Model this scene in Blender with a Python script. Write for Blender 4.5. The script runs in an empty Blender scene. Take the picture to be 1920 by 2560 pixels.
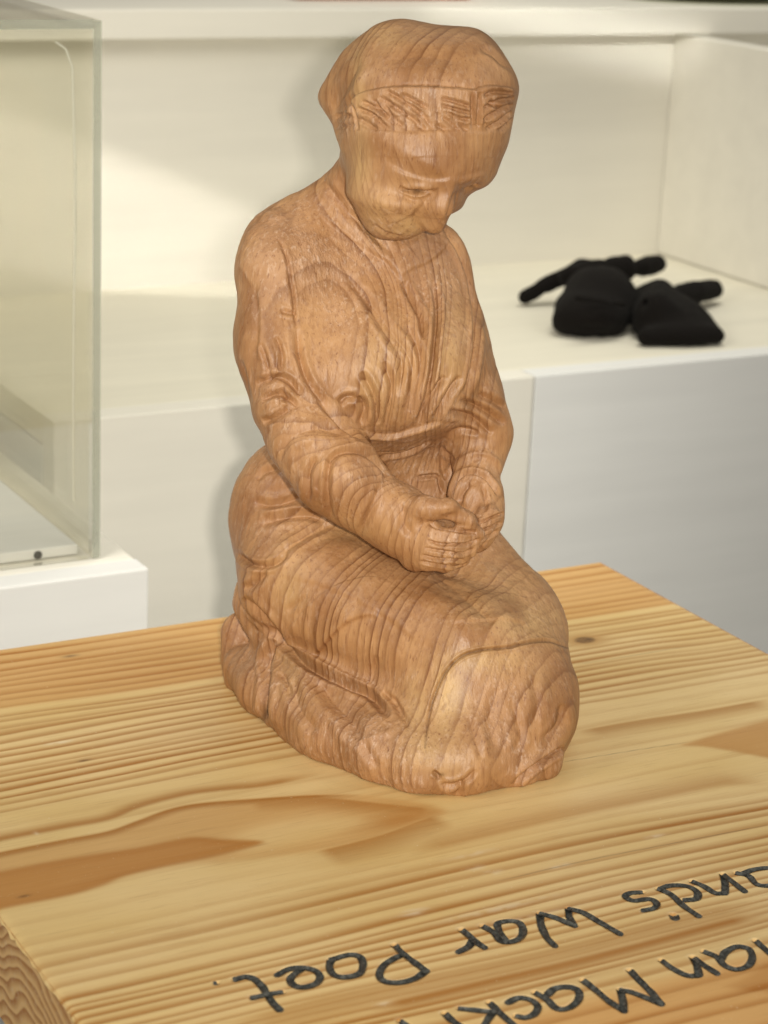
import bpy, os
import numpy as np
from math import *


# ------------------------------------------------------------------ camera
F_PX = 5400.0
AZ, PITCH, ROLL = radians(60.6), radians(17.8), radians(2.6)
Fh = np.array([cos(AZ), sin(AZ), 0.0]); ZZ = np.array([0, 0, 1.0])
Fw = cos(PITCH) * Fh - sin(PITCH) * ZZ
R0 = np.cross(Fh, ZZ); U0 = np.cross(R0, Fw)
RR = cos(ROLL) * R0 + sin(ROLL) * U0
UU = -sin(ROLL) * R0 + cos(ROLL) * U0
def ray(x, y): return Fw + RR * (x - 960) / F_PX - UU * (y - 1280) / F_PX
CAM = -ray(1040, 1800) * 1.05
def hitz(x, y, z): d = ray(x, y); return CAM + d * ((z - CAM[2]) / d[2])
def hity(x, y, v): d = ray(x, y); return CAM + d * ((v - CAM[1]) / d[1])
def hitx(x, y, v): d = ray(x, y); return CAM + d * ((v - CAM[0]) / d[0])

from mathutils import Matrix, Vector
scene = bpy.context.scene
cam = bpy.data.cameras.new('camera'); camo = bpy.data.objects.new('camera', cam)
scene.collection.objects.link(camo); scene.camera = camo
m = Matrix.Identity(4)
for i in range(3):
    m[i][0] = RR[i]; m[i][1] = UU[i]; m[i][2] = -Fw[i]; m[i][3] = CAM[i]
camo.matrix_world = m
cam.sensor_fit = 'VERTICAL'; cam.sensor_height = 36; cam.sensor_width = 27
cam.lens = F_PX / 2560 * 36
cam.clip_end = 50; cam.clip_start = .05
cam.dof.use_dof = True; cam.dof.focus_distance = .97; cam.dof.aperture_fstop = 15.0

# ------------------------------------------------------------------ light
world = bpy.data.worlds.new('World'); scene.world = world; world.use_nodes = True
world.node_tree.nodes['Background'].inputs[0].default_value = (1.0, .965, .86, 1)
world.node_tree.nodes['Background'].inputs[1].default_value = .30
scene.view_settings.view_transform = 'Standard'; scene.view_settings.look = 'None'
scene.view_settings.exposure = 0; scene.view_settings.gamma = 1
scene.cycles.max_bounces = 8; scene.cycles.transparent_max_bounces = 16
scene.cycles.caustics_reflective = False; scene.cycles.caustics_refractive = False
scene.cycles.sample_clamp_indirect = 4

def look(o, target):
    d = Vector(target) - o.location
    o.rotation_euler = d.to_track_quat('-Z', 'Y').to_euler()
def area(name, loc, target, sx, sy, power, col, spread=180):
    l = bpy.data.lights.new(name, 'AREA'); l.shape = 'RECTANGLE'; l.size = sx; l.size_y = sy
    l.energy = power; l.color = col; l.spread = radians(spread)
    o = bpy.data.objects.new(name, l); scene.collection.objects.link(o); o.location = loc; look(o, target)
    return o
# the camera's own flash, beside the lens
fl = CAM + RR * .030 + UU * .012
area('flash_light', fl, tuple(fl + Fw), .020, .010, 3.7, (1, .93, .82), 120)

# ------------------------------------------------------------------ helpers
def link_mesh(name, V, Fq, mat, parent=None, smooth=True, origin=None):
    me = bpy.data.meshes.new(name)
    V = np.asarray(V, dtype=np.float64)
    if origin is not None: V = V - np.asarray(origin)
    if isinstance(Fq, np.ndarray):
        me.vertices.add(len(V)); me.vertices.foreach_set('co', V.astype(np.float32).ravel())
        n, k = Fq.shape
        me.loops.add(n * k); me.loops.foreach_set('vertex_index', Fq.astype(np.int32).ravel())
        me.polygons.add(n); me.polygons.foreach_set('loop_start', np.arange(0, n * k, k, dtype=np.int32))
        me.update(calc_edges=True)
    else:
        me.from_pydata(V.tolist(), [], [list(f) for f in Fq]); me.update()
    if smooth: me.polygons.foreach_set('use_smooth', np.ones(len(me.polygons), dtype=bool))
    if mat: me.materials.append(mat)
    o = bpy.data.objects.new(name, me); scene.collection.objects.link(o)
    if parent: o.parent = parent
    elif origin is not None: o.location = origin
    return o
def tag(o, label=None, cat=None, group=None, kind=None):
    if label: o['label'] = label
    if cat: o['category'] = cat
    if group: o['group'] = group
    if kind: o['kind'] = kind
    return o
def empty(name, loc):
    o = bpy.data.objects.new(name, None); scene.collection.objects.link(o); o.location = loc
    o.empty_display_size = .02
    return o

# ------------------------------------------------------------------ wood carving: signed distance field
BV = -Fh                      # towards the viewer, horizontal
LF = np.stack([R0, BV, ZZ])   # local axes: right, towards viewer, up
def PB(x, y, b):
    d = ray(x, y); q = CAM + d * ((b - CAM @ BV) / (d @ BV))
    t = (q - CAM) @ Fw
    return LF @ q, t / F_PX
prims = []
def rc(g, a, b, ra, rb, k=.006):
    """round cone from pixel a=(x,y,b) to b, radii in pixels"""
    A, sa = PB(*a); B, sb = PB(*b); prims.append(('rc', g, k, A, B, ra * sa, rb * sb))
def el(g, c, r, roll=0, yaw=0, tilt=0, k=.006):
    """ellipsoid, radii in pixels (right, depth, up); roll in picture plane, yaw about z, tilt about right axis"""
    Cc, s = PB(*c); a, w, t = radians(roll), radians(yaw), radians(tilt)
    Ry = np.array([[cos(a), 0, sin(a)], [0, 1, 0], [-sin(a), 0, cos(a)]])
    Rz = np.array([[cos(w), -sin(w), 0], [sin(w), cos(w), 0], [0, 0, 1]])
    Rx = np.array([[1, 0, 0], [0, cos(t), -sin(t)], [0, sin(t), cos(t)]])
    prims.append(('el', g, k, Cc, (Rz @ Ry @ Rx).T, np.array(r, float) * s))
def chain(g, pts, k=.006):
    for p, q in zip(pts[:-1], pts[1:]): rc(g, p[:3], q[:3], p[3], q[3], k)
def cut(kind, *a, **kw):
    """subtract: same arguments as the solid"""
    (rc if kind == 'rc' else el)(*a, **kw); prims[-1] = ('-' + prims[-1][0],) + prims[-1][1:]

def ground_chain(g, pts, cx=.0, cb=.0, k=.006):
    """round cones lying on the table; pts are (pixel of the contact line, radius px, height of centre / radius)"""
    L = []
    for x, y, r, h in pts:
        q = LF @ hitz(x, y, 0); R_ = r * 1.03 / F_PX
        d = np.array([cx - q[0], cb - q[1], 0]); d /= np.linalg.norm(d)
        c = q + d * R_ * .9; c[2] = R_ * h; L.append((c, R_))
    for (A, ra), (B, rb) in zip(L[:-1], L[1:]): prims.append(('rc', g, k, A, B, ra, rb))
def sdf_prim(pr, P):
    if pr[0].lstrip('-') == 'rc':
        _, g, k, A, B, ra, rb = pr
        ab = (B - A).astype(np.float32); L2 = float(ab @ ab) + 1e-12
        pa = P - A.astype(np.float32)
        t = np.clip((pa @ ab) / L2, 0, 1)
        d = pa - t[..., None] * ab
        return np.sqrt((d * d).sum(-1)) - (ra + (rb - ra) * t)
    _, g, k, Cc, M, r = pr
    q = (P - Cc.astype(np.float32)) @ M.T.astype(np.float32)
    a = q / r.astype(np.float32); b = a / r.astype(np.float32)
    k0 = np.sqrt((a * a).sum(-1)); k1 = np.sqrt((b * b).sum(-1)) + 1e-9
    return k0 * (k0 - 1) / k1
def field_at(P):
    D = np.full(P.shape[:-1], .2, dtype=np.float32)
    for pr in prims:
        d2 = sdf_prim(pr, P); k = pr[2]
        if pr[0][0] == '-':
            h = np.maximum(k - np.abs(D + d2), 0) / k; D = np.maximum(D, -d2) + h * h * k * .25
        else:
            h = np.maximum(k - np.abs(D - d2), 0) / k; D = np.minimum(D, d2) - h * h * k * .25
    return D
def SB(x, y, off=0.0):
    """pixel and depth of the surface built so far"""
    T = np.arange(.82, 1.2, .0005); d = ray(x, y)
    W_ = CAM + T[:, None] * d
    i = np.argmax(field_at((W_ @ LF.T).astype(np.float32)) < 0)
    return x, y, float(W_[i] @ BV) + off
#PRIMS
# --- skirt: thighs, knees, hem
rc('skirt', (745, 1440, -.012), (1150, 1640, .030), 150, 180, .012)
rc('skirt', (960, 1370, -.04), (1215, 1585, -.005), 150, 182, .012)
rc('skirt', (1225, 1700, .025), (1247, 1780, .02), 180, 187, .012)
rc('skirt', (1110, 1810, .045), (1260, 1810, .045), 140, 130, .010)
rc('skirt', (900, 1700, -.01), (1230, 1720, -.02), 160, 180, .012)
ground_chain('skirt', [(700, 1845, 70, .9), (760, 1893, 72, .85), (830, 1915, 75, .8), (940, 1960, 80, .75), (1060, 1988, 80, .7), (1190, 1988, 85, .7), (1290, 1964, 70, .7)], k=.010)
ground_chain('skirt', [(1320, 1962, 40, .6), (1385, 1945, 40, .7)], k=.006)
chain('skirt', [(690, 1660, -.025, 80), (800, 1760, .020, 105), (950, 1830, .035, 110)], .010)
el('skirt', (735, 1290, -.042), (164, 170, 205), roll=4, k=.014)
rc('skirt', (650, 1500, -.03), (720, 1620, -.01), 60, 70, .008)
el('skirt', (1040, 1300, -.03), (160, 150, 120), k=.014)
rc('skirt', (1140, 1770, .042), (1275, 1760, .034), 150, 150, .014)
el('skirt', (1200, 1870, .045), (170, 120, 110), k=.014)
rc('skirt', (800, 1700, .005), (1000, 1780, .03), 110, 120, .012)
rc('skirt', (1112, 1378, -.032), (1245, 1566, -.008), 132, 138, .014)
rc('skirt', (1238, 1600, .0), (1248, 1720, .02), 162, 176, .012)
# --- feet (soles turned up at the back)
ground_chain('foot', [(567, 1715, 55, 1.0), (600, 1768, 60, .9), (650, 1806, 60, .8)], k=.006)
chain('foot', [(625, 1600, -.050, 50), (617, 1650, -.045, 58), (625, 1700, -.035, 62)], .006)
chain('foot', [(625, 1560, -.05, 36), (600, 1590, -.05, 38)], .006)
rc('skirt', (650, 1470, -.035), (655, 1520, -.035), 45, 48, .006)
# --- blouse
rc('blouse', (870, 1250, -.045), (930, 930, -.025), 150, 225, .014)
el('blouse', (920, 820, -.030), (262, 185, 285), k=.016)
rc('blouse', (752, 612, -.030), (1045, 660, -.045), 118, 105, .022)
rc('blouse', (1050, 1150, -.035), (1120, 1000, -.035), 130, 115, .014)
el('blouse', (880, 930, -.003), (175, 165, 170), k=.020)
el('blouse', (1085, 920, -.010), (130, 155, 150), k=.020)
chain('blouse', [(700, 690, -.008, 112), (699, 880, .006, 90), (718, 1010, .020, 84)], .020)
chain('blouse', [(1070, 650, -.04, 85), (1130, 850, -.030, 76), (1180, 1000, -.012, 70), (1205, 1085, -.012, 70), (1200, 1150, -.006, 62)], .008)
chain('blouse', [(718, 1020, .020, 84), (770, 1100, .028, 96), (840, 1180, .034, 102), (885, 1222, .036, 94)], .006)
# --- near forearm and hand
rc('hand', (890, 1235, .034), (1000, 1300, .038), 88, 82, .004)
rc('hand', (1000, 1300, .038), (1060, 1340, .040), 82, 84, .006)
chain('hand', [(1000, 1285, .044, 46), (1060, 1268, .052, 29), (1120, 1272, .054, 24), (1168, 1300, .051, 19), (1200, 1330, .047, 11)], .004)
chain('hand', [(1035, 1338, .046, 38), (1078, 1340, .0535, 27), (1135, 1345, .0545, 22), (1200, 1338, .049, 13)], .003)
chain('hand', [(1035, 1362, .047, 36), (1075, 1366, .0545, 25), (1130, 1371, .0545, 21), (1188, 1362, .049, 13)], .0025)
chain('hand', [(1035, 1384, .047, 34), (1072, 1388, .0545, 23), (1125, 1393, .053, 19), (1180, 1384, .049, 12)], .0025)
chain('hand', [(1035, 1400, .046, 30), (1068, 1406, .0535, 21), (1112, 1412, .051, 17), (1165, 1404, .048, 11)], .0025)
cut('el', 'hand', (1128, 1306, .066), (46, 60, 11), roll=-12, k=.003)
# --- far forearm and hand
chain('hand2', [(1190, 1150, -.004, 50), (1190, 1240, .008, 64), (1197, 1290, .012, 60), (1188, 1335, .018, 50)], .005)
chain('hand2', [(1222, 1290, .026, 32), (1190, 1345, .034, 26)], .003)
# --- neck, head
rc('neck', (805, 585, -.040), (925, 435, -.02), 92, 84, .014)
el('face', (1063, 335, -.006), (215, 210, 195), tilt=-15, k=.010)
chain('face', [(1030, 410, .008, 165), (988, 495, .012, 105), (985, 528, .012, 62)], .012)
rc('face', (1130, 385, .0), (1108, 438, .004), 102, 44, .010)
el('scarf', (1035, 235, -.008), (190, 220, 170), roll=0, k=.006)
el('scarf', (1125, 230, -.008), (165, 210, 155), roll=0, k=.006)
chain('scarf', [(985, 152, -.012, 86), (912, 200, -.016, 64), (852, 243, -.020, 32)], .012)
rc('scarf', (852, 243, -.020), (812, 242, -.022), 32, 10, .006)
rc('scarf', (856, 245, -.016), (868, 310, -.010), 42, 22, .010)
# nose
chain('face', [(1120, 458, SB(1120, 458)[2] - .003, 22), (1104, 512, SB(1102, 512)[2] + .0015, 27), (1086, 556, SB(1082, 553)[2] + .0045, 31)], .004)
#ENDPRIMS

def prim_box(pr, pad):
    if pr[0].lstrip('-') == 'rc':
        _, g, k, A, B, ra, rb = pr
        r = max(ra, rb); lo = np.minimum(A, B) - r; hi = np.maximum(A, B) + r
    else:
        _, g, k, Cc, M, r = pr
        e = np.sqrt(((M.T * r) ** 2).sum(1)); lo = Cc - e; hi = Cc + e
    return lo - pad, hi + pad

GH = .00115
G0 = np.array([-.115, -.125, -.004]); G1 = np.array([.105, .11, .36])
def build_field(prims, G0, G1, GH, floor=0.0):
    ax = [np.arange(G0[i], G1[i], GH, dtype=np.float32) for i in range(3)]
    D = np.full([len(a) for a in ax], .05, dtype=np.float32)
    Lb = np.zeros(D.shape, dtype=np.int8)
    groups = []
    for pr in prims:
        neg = pr[0][0] == '-'; k = pr[2]
        lo, hi = prim_box(pr, max(.010, k * 1.5))
        s = []
        for i in range(3):
            i0 = int(np.searchsorted(ax[i], lo[i])); i1 = int(np.searchsorted(ax[i], hi[i])); s.append(slice(i0, i1))
        s = tuple(s)
        if D[s].size == 0: continue
        X, Y, Z_ = np.meshgrid(ax[0][s[0]], ax[1][s[1]], ax[2][s[2]], indexing='ij')
        d2 = sdf_prim(pr, np.stack([X, Y, Z_], -1)); d1 = D[s]
        if neg:
            h = np.maximum(k - np.abs(d1 + d2), 0) / k
            D[s] = np.maximum(d1, -d2) + h * h * k * .25
            continue
        if pr[1] not in groups: groups.append(pr[1])
        gi = groups.index(pr[1])
        h = np.maximum(k - np.abs(d1 - d2), 0) / k
        Lb[s] = np.where(d2 < d1, gi, Lb[s])
        D[s] = np.minimum(d1, d2) - h * h * k * .25
    zz = ax[2][None, None, :]
    D = np.maximum(D, floor - zz)
    D[0] = D[-1] = .05; D[:, 0] = D[:, -1] = .05; D[:, :, -1] = .05; D[:, :, 0] = .05
    return ax, D, Lb, groups
def surface_nets(ax, D, G0, GH):
    S = D < 0
    c = [S[i:S.shape[0] - 1 + i, j:S.shape[1] - 1 + j, k:S.shape[2] - 1 + k] for i in (0, 1) for j in (0, 1) for k in (0, 1)]
    n = np.zeros(c[0].shape, dtype=np.int8)
    for a in c: n += a
    cells = np.argwhere((n > 0) & (n < 8))
    idx = np.full(n.shape, -1, dtype=np.int32); idx[tuple(cells.T)] = np.arange(len(cells))
    acc = np.zeros((len(cells), 3)); cnt = np.zeros(len(cells))
    corners = [(i, j, k) for i in (0, 1) for j in (0, 1) for k in (0, 1)]
    for a in corners:
        for axx in range(3):
            if a[axx]: continue
            b = list(a); b[axx] = 1
            pa = cells + a; pb = cells + b
            va = D[tuple(pa.T)]; vb = D[tuple(pb.T)]
            mk = (va < 0) != (vb < 0)
            t = np.where(mk, va / np.where(mk, va - vb, 1), 0)
            p = np.array(a, float)[None] + 0 * acc; p[:, axx] += t
            acc += p * mk[:, None]; cnt += mk
    V = cells + acc / cnt[:, None]
    V = V * GH + G0
    quads = []
    for axx in range(3):
        o1, o2 = [(1, 2), (2, 0), (0, 1)][axx]
        sl0 = [slice(None)] * 3; sl1 = [slice(None)] * 3
        sl0[axx] = slice(0, -1); sl1[axx] = slice(1, None)
        e = np.argwhere(S[tuple(sl0)] != S[tuple(sl1)])
        e = e[(e[:, o1] > 0) & (e[:, o2] > 0) & (e[:, o1] < n.shape[o1]) & (e[:, o2] < n.shape[o2])]
        inside = S[tuple(e.T)]
        u = np.zeros(3, int); u[o1] = 1; v = np.zeros(3, int); v[o2] = 1
        q = np.stack([idx[tuple((e - u - v).T)], idx[tuple((e - v).T)], idx[tuple(e.T)], idx[tuple((e - u).T)]], 1)
        q[inside] = q[inside][:, ::-1]
        quads.append(q)
    Q = np.concatenate(quads)
    return V, Q[(Q >= 0).all(1)]
def mesh_normals(V, Q):
    n = np.cross(V[Q[:, 2]] - V[Q[:, 0]], V[Q[:, 3]] - V[Q[:, 1]])
    N = np.zeros_like(V)
    for j in range(4):
        for i in range(3): N[:, i] += np.bincount(Q[:, j], n[:, i], len(V))
    return N / (np.linalg.norm(N, axis=1, keepdims=True) + 1e-12)
def smooth_mesh(V, Q, w, it):
    for _ in range(it):
        A = np.zeros_like(V); c = np.zeros(len(V))
        for j in range(4):
            for kk in (1, 3):
                t = Q[:, (j + kk) % 4]
                for i in range(3): A[:, i] += np.bincount(Q[:, j], V[t, i], len(V))
                c += np.bincount(Q[:, j], minlength=len(V))
        V = V + w * (A / c[:, None] - V)
    return V
def subdivide(V, Q):
    """one level of linear quad subdivision followed by smoothing"""
    E = np.concatenate([Q[:, [0, 1]], Q[:, [1, 2]], Q[:, [2, 3]], Q[:, [3, 0]]]); Es = np.sort(E, 1)
    key = Es[:, 0].astype(np.int64) * len(V) + Es[:, 1]
    uk, inv = np.unique(key, return_inverse=True)
    ev = (V[uk // len(V)] + V[uk % len(V)]) / 2
    fv = V[Q].mean(1); n = len(Q); nv = len(V); ne = len(uk)
    e = inv.reshape(4, n) + nv; f = np.arange(n) + nv + ne
    V2 = np.concatenate([V, ev, fv])
    Q2 = np.concatenate([np.stack([Q[:, j], e[j], f, e[(j - 1) % 4]], 1) for j in range(4)])
    return V2, Q2

def mat_plain(name, col, rough=.6, spec=.5):
    m = bpy.data.materials.new(name); m.use_nodes = True; b = m.node_tree.nodes['Principled BSDF']
    b.inputs['Base Color'].default_value = (*col, 1); b.inputs['Roughness'].default_value = rough
    b.inputs['Specular IOR Level'].default_value = spec
    return m

#STROKES
# (kind, groups, width px, depth mm, points[, falloff px])   g groove, r ridge, s step (left of the direction is raised), b bump
HEAD = 'face scarf'; BL = 'blouse'; SK = 'skirt foot'
STROKES = [
 # brow, eyes, nose, cheek
 ('s', 'face', 7, 1.2, [(1138,444),(1097,450),(1063,447),(1015,433),(965,405)], 60),
 ('s', 'face', 7, 1.1, [(1215,430),(1181,438),(1148,447)], 50),
 ('b', 'face', (64, 27), -2.4, [(1038,480)]), ('b', 'face', (36, 22), -2.0, [(1182,470)]), ('b', 'face', (90, 40), .9, [(960,520)]),
 ('b', 'face', (36, 11), 2.2, [(1052,468)]),
 ('g', 'face', 5, 1.5, [(998,469),(1015,477),(1034,482),(1056,482),(1082,474)]),
 ('b', 'face', (11, 5), -2.2, [(1044,480)]),
 ('r', 'face', 5, .7, [(1000,478),(1029,491),(1063,490),(1085,481)]),
 ('g', 'face', 6, .6, [(1010,492),(1035,503),(1065,498)]),
 ('b', 'face', (30, 13), .9, [(1180,458)]),
 ('g', 'face', 5, 1.4, [(1160,478),(1177,472),(1196,462)]),
 ('g', 'face', 9, .9, [(1098,470),(1078,489),(1054,517),(1037,538),(1040,556),(1064,586)]),
 ('g', 'face', 7, .9, [(1142,478),(1131,500),(1121,529),(1119,552)]),
 ('s', 'face', 6, .6, [(965,557),(1000,550),(1022,537),(1040,520)], 30),
 ('g', 'face', 5, .9, [(933,560),(960,580),(985,588),(1008,592)]),
 ('r', 'face', 6, .5, [(967,556),(986,577),(1010,587)]),
 ('b', 'face', (45, 30), .8, [(960,500)]),
 ('b', 'face', (16, 24), 1.5, [(843,362)]), ('g', 'face scarf', 5, 1.0, [(850,345),(846,365),(853,392)]),
 # scarf
 ('s', HEAD, 4, 1.5, [(1295,224),(1257,217),(1215,215),(1181,224),(1143,221),(1071,217),(995,217),(936,224),(898,236),(880,262),(862,300),(850,325)], 55),
 ('r', HEAD, 16, 1.0, [(950,90),(911,132),(898,181),(893,232)]),
 ('g', HEAD, 14, .8, [(905,150),(876,196),(850,245),(833,288)]),
 ('g', HEAD, 8, 1.1, [(886,236),(862,268),(838,300)]),
 ('r', HEAD, 12, .4, [(880,150),(845,200),(812,240)]),
 ('g', HEAD, 9, .8, [(1202,122),(1232,135),(1261,160),(1290,172)]),
 ('r', HEAD, 10, .6, [(1190,130),(1225,150),(1265,185),(1292,205)]),
 ('g', HEAD, 22, .5, [(960,150),(1060,140),(1160,155)]),
 # hair band
 ('s', HEAD, 5, .8, [(1278,321),(1206,331),(1143,327),(1080,327),(1012,331),(953,327),(890,328)], 40),
 ('g', HEAD, 5, .8, [(884,250),(892,290),(895,325)]),
] + [('g', HEAD, 6, 1.15, [(700 + x / 2.37, y / 2.37) for x, y in L]) for L in [
 [(640,540),(760,615),(850,690),(905,770)], [(600,575),(700,645),(800,715),(880,775)], [(565,590),(620,680),(690,745)],
 [(470,640),(560,685),(645,770)], [(465,700),(530,735),(580,775)], [(620,610),(665,690),(745,765)], [(500,600),(600,655),(660,700)],
 [(950,585),(1040,605),(1130,635)], [(955,620),(1050,650),(1130,668)], [(950,690),(1010,730),(1060,775)], [(985,665),(1060,700),(1125,705)],
 [(920,740),(960,760),(980,778)], [(1130,540),(1138,650),(1145,775)], [(1172,550),(1172,660),(1168,775)],
 [(1190,570),(1260,545),(1370,555)], [(1195,640),(1290,595),(1385,580)], [(1200,710),(1290,655),(1375,615)], [(1220,770),(1300,720),(1372,660)],
 [(1290,782),(1350,735),(1372,700)], [(1230,590),(1260,620),(1300,640)], [(430,600),(400,660),(330,700)], [(440,680),(380,700),(320,760)],
 [(450,740),(390,750),(330,790)], [(720,560),(800,600),(870,640)], [(800,740),(840,760),(850,778)], [(1010,700),(1070,740),(1110,775)]]] + [
 # collar, seams
 ('s', 'blouse neck', 5, .8, [(796,533),(838,567),(881,600),(927,630),(969,655),(999,697),(1007,710)], 40),
 ('s', 'blouse neck', 5, .7, [(1003,693),(1028,674),(1066,659),(1104,630),(1124,600)], 40),
 ('g', 'neck blouse', 12, 1.0, [(800,440),(845,500),(900,560),(960,615),(985,640)]),
 ('r', 'neck blouse', 10, 1.2, [(860,500),(900,570),(950,630)]),
 ('s', BL, 8, .8, [(640,520),(700,478),(735,472)], 40),
 ('g', BL, 5, .9, [(699,596),(716,643),(725,693),(733,735),(737,778),(741,822)]),
 ('r', BL, 10, .8, [(690,600),(706,650),(714,710),(720,770)]),
 ('g', BL, 7, .8, [(700,775),(722,781),(741,782)]),
 ('g', BL, 9, 2.2, [(1109,560),(1151,628),(1178,705),(1189,778),(1193,860),(1180,940),(1160,985)]),
 ('r', BL, 9, .9, [(1125,580),(1165,650),(1190,730),(1200,800)]),
 ('g', BL, 10, 1.6, [(742,822),(752,900),(775,960),(815,1010),(860,1060),(920,1110)]),
 # chest folds
] + [('g', BL, w, d * 1.2, L) for w, d, L in [
 (11, 1.1, [(868,689),(898,727),(927,769),(952,811),(974,845),(999,883),(1007,925),(995,989)]),
 (10, 1.0, [(905,715),(945,775),(985,835),(1015,880),(1030,930),(1020,1000),(1005,1060)]),
 (10, 1.5, [(1007,705),(1037,761),(1055,799),(1060,850)]),
 (10, 1.0, [(1016,811),(1044,862),(1052,913),(1040,967),(1026,1031)]),
 (9, 1.5, [(1082,700),(1095,780),(1088,860),(1082,920),(1066,990),(1042,1066)]),
 (9, 1.5, [(1112,940),(1082,985),(1062,1030),(1052,1062)]),
 (9, 1.3, [(1151,940),(1115,1000),(1090,1048)]),
 (10, 1.1, [(905,930),(935,989),(946,1060)]),
 (11, 1.3, [(898,990),(912,1022),(900,1062)]),
 (10, 1.0, [(848,1010),(866,994),(890,996)]),
 (10, 1.0, [(960,904),(980,967),(970,1031),(958,1073)]),
 (10, 1.1, [(640,960),(687,944),(720,951),(752,988)]),
 (9, 1.2, [(655,1000),(690,985),(725,1000),(745,1020)]),
 (10, 1.3, [(656,1056),(695,1040),(732,1014)]),
 (8, .9, [(700,970),(715,990),(712,1005)]),
 (14, .7, [(700,1150),(712,1110),(745,1084),(800,1072),(850,1085)]),
 (9, .8, [(790,1000),(840,1050),(890,1090)]),
 (7, .7, [(655,860),(668,910),(672,960)]), (7, .8, [(690,840),(705,890),(700,930)]),
 (7, .6, [(600,900),(612,950),(625,1010)]),
 (10, 1.0, [(1195,985),(1230,1000),(1262,1020)]), (9, 1.0, [(1150,1000),(1200,1020),(1262,1060)]), (10, 1.2, [(1120,1030),(1180,1045),(1230,1085)]),
 (8, .8, [(1120,1090),(1150,1075),(1200,1080)]), (7, .7, [(1100,1120),(1130,1150),(1110,1200)])]] + [
 ('r', BL, 13, .7, [(1058,676),(1072,756),(1070,862),(1066,925),(1048,1010),(1030,1060)]),
 ('r', BL, 12, .6, [(985,860),(1018,905),(1012,985)]),
 ('r', BL, 16, .8, [(718,1180),(730,1128),(767,1103),(810,1095),(877,1105),(925,1135)]),
 ('b', BL, (34, 28), 1.0, [(675,1025)]),
 # belt and apron
 ('s', 'blouse skirt', 4, 1.6, [(1104,1054),(1066,1064),(1024,1077),(982,1088),(930,1086),(890,1072)], 24),
 ('g', 'blouse skirt', 5, 1.1, [(945,1142),(998,1137),(1041,1122),(1080,1100)]),
 ('g', 'blouse skirt', 5, 1.2, [(1040,1195),(1092,1190),(1102,1215),(1106,1235)]),
 ('g', 'blouse skirt', 8, .8, [(1110,1090),(1105,1140),(1112,1200)]),
 # near cuff
 ('b', 'blouse hand', (48, 56), 1.8, [(885,1205)]),
 ('g', 'blouse hand', 9, 1.5, [(960,1212),(962,1178),(921,1137),(868,1127),(832,1143),(820,1175),(818,1233),(828,1300)]),
 ('g', 'blouse hand', 9, 1.2, [(775,1250),(770,1190),(790,1140)]),
 ('g', 'hand blouse', 10, .9, [(950,1215),(930,1270),(900,1335)]),
 ('g', 'hand', 12, .8, [(1005,1262),(1010,1310),(1035,1340)]),
 # near fingers
 ('g', 'hand', 4, 1.0, [(1067,1350),(1097,1360),(1133,1362),(1168,1361),(1202,1347)]),
 ('g', 'hand', 4, .9, [(1060,1370),(1110,1379),(1155,1384),(1188,1372)]),
 ('g', 'hand', 4, .9, [(1051,1388),(1097,1397),(1163,1400)]),
 ('g', 'hand', 4, .8, [(1046,1404),(1100,1413),(1140,1418),(1172,1408)]),
 ('g', 'hand', 6, 1.2, [(1070,1302),(1087,1315),(1124,1321),(1156,1328),(1192,1332)]),
 # far cuff and hand
 ('r', 'blouse hand2', 9, 1.6, [(1112,1240),(1122,1192),(1145,1158),(1172,1138),(1202,1133),(1232,1143),(1248,1165),(1252,1205)]),
 ('g', 'blouse hand2', 6, 1.6, [(1124,1256),(1133,1219),(1148,1192),(1170,1180),(1197,1182),(1220,1196),(1239,1221),(1247,1240)]),
 ('g', 'hand2', 9, 1.5, [(1146,1262),(1152,1235),(1172,1205)]), ('g', 'hand2', 7, .9, [(1205,1210),(1215,1250),(1210,1280)]),
 ('g', 'hand2', 4, 1.3, [(1195,1308),(1225,1296),(1260,1282)]), ('g', 'hand2', 4, 1.2, [(1200,1328),(1228,1318),(1256,1305)]),
 ('g', 'hand2', 4, 1.0, [(1200,1348),(1225,1340),(1246,1326)]), ('g', 'hand2', 6, 1.0, [(1170,1290),(1190,1300),(1196,1330)]),
 # lap, thighs, hips
 ('g', SK, 46, 2.2, [(1090,1420),(1162,1479),(1239,1556)]),
 ('g', SK, 12, 2.8, [(606,1495),(645,1534),(697,1585),(721,1622),(763,1658),(811,1685),(872,1715),(926,1739),(975,1788)]),
 ('r', SK, 26, 1.6, [(680,1530),(750,1620),(830,1665),(920,1710),(985,1750)]),
 ('g', SK, 13, 3.6, [(690,1600),(668,1643),(670,1691),(664,1751),(660,1805)]),
 ('r', SK, 14, 1.5, [(690,1650),(688,1710),(684,1780),(700,1830)]),
 ('r', SK, 16, 1.2, [(751,1661),(763,1715),(796,1766),(826,1803),(859,1845),(887,1885)]),
 ('g', SK, 20, 1.4, [(800,1700),(830,1745),(870,1790),(900,1850)]),
 ('g', SK, 8, 1.0, [(703,1682),(718,1715),(721,1740)]),
 ('g', SK, 16, 1.1, [(735,1700),(745,1770),(790,1830)]),
 ('s', SK, 7, 1.2, [(781,1652),(805,1622),(838,1583),(872,1555),(917,1540),(945,1545)], 60),
 ('g', SK, 9, .6, [(720,1530),(736,1513),(769,1492)]),
 ('g', SK, 12, 1.0, [(902,1851),(917,1880),(941,1920)]), ('r', SK, 9, .8, [(917,1851),(944,1836),(980,1828)]),
 ('g', SK, 9, 1.0, [(960,1730),(985,1760),(1005,1800)]), ('g', SK, 8, .8, [(980,1740),(1010,1790),(1020,1820)]),
 ('g', SK, 12, 1.3, [(636,1257),(685,1262),(757,1243)]), ('g', SK, 12, 1.4, [(651,1312),(694,1294),(767,1288),(812,1302)]),
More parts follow.
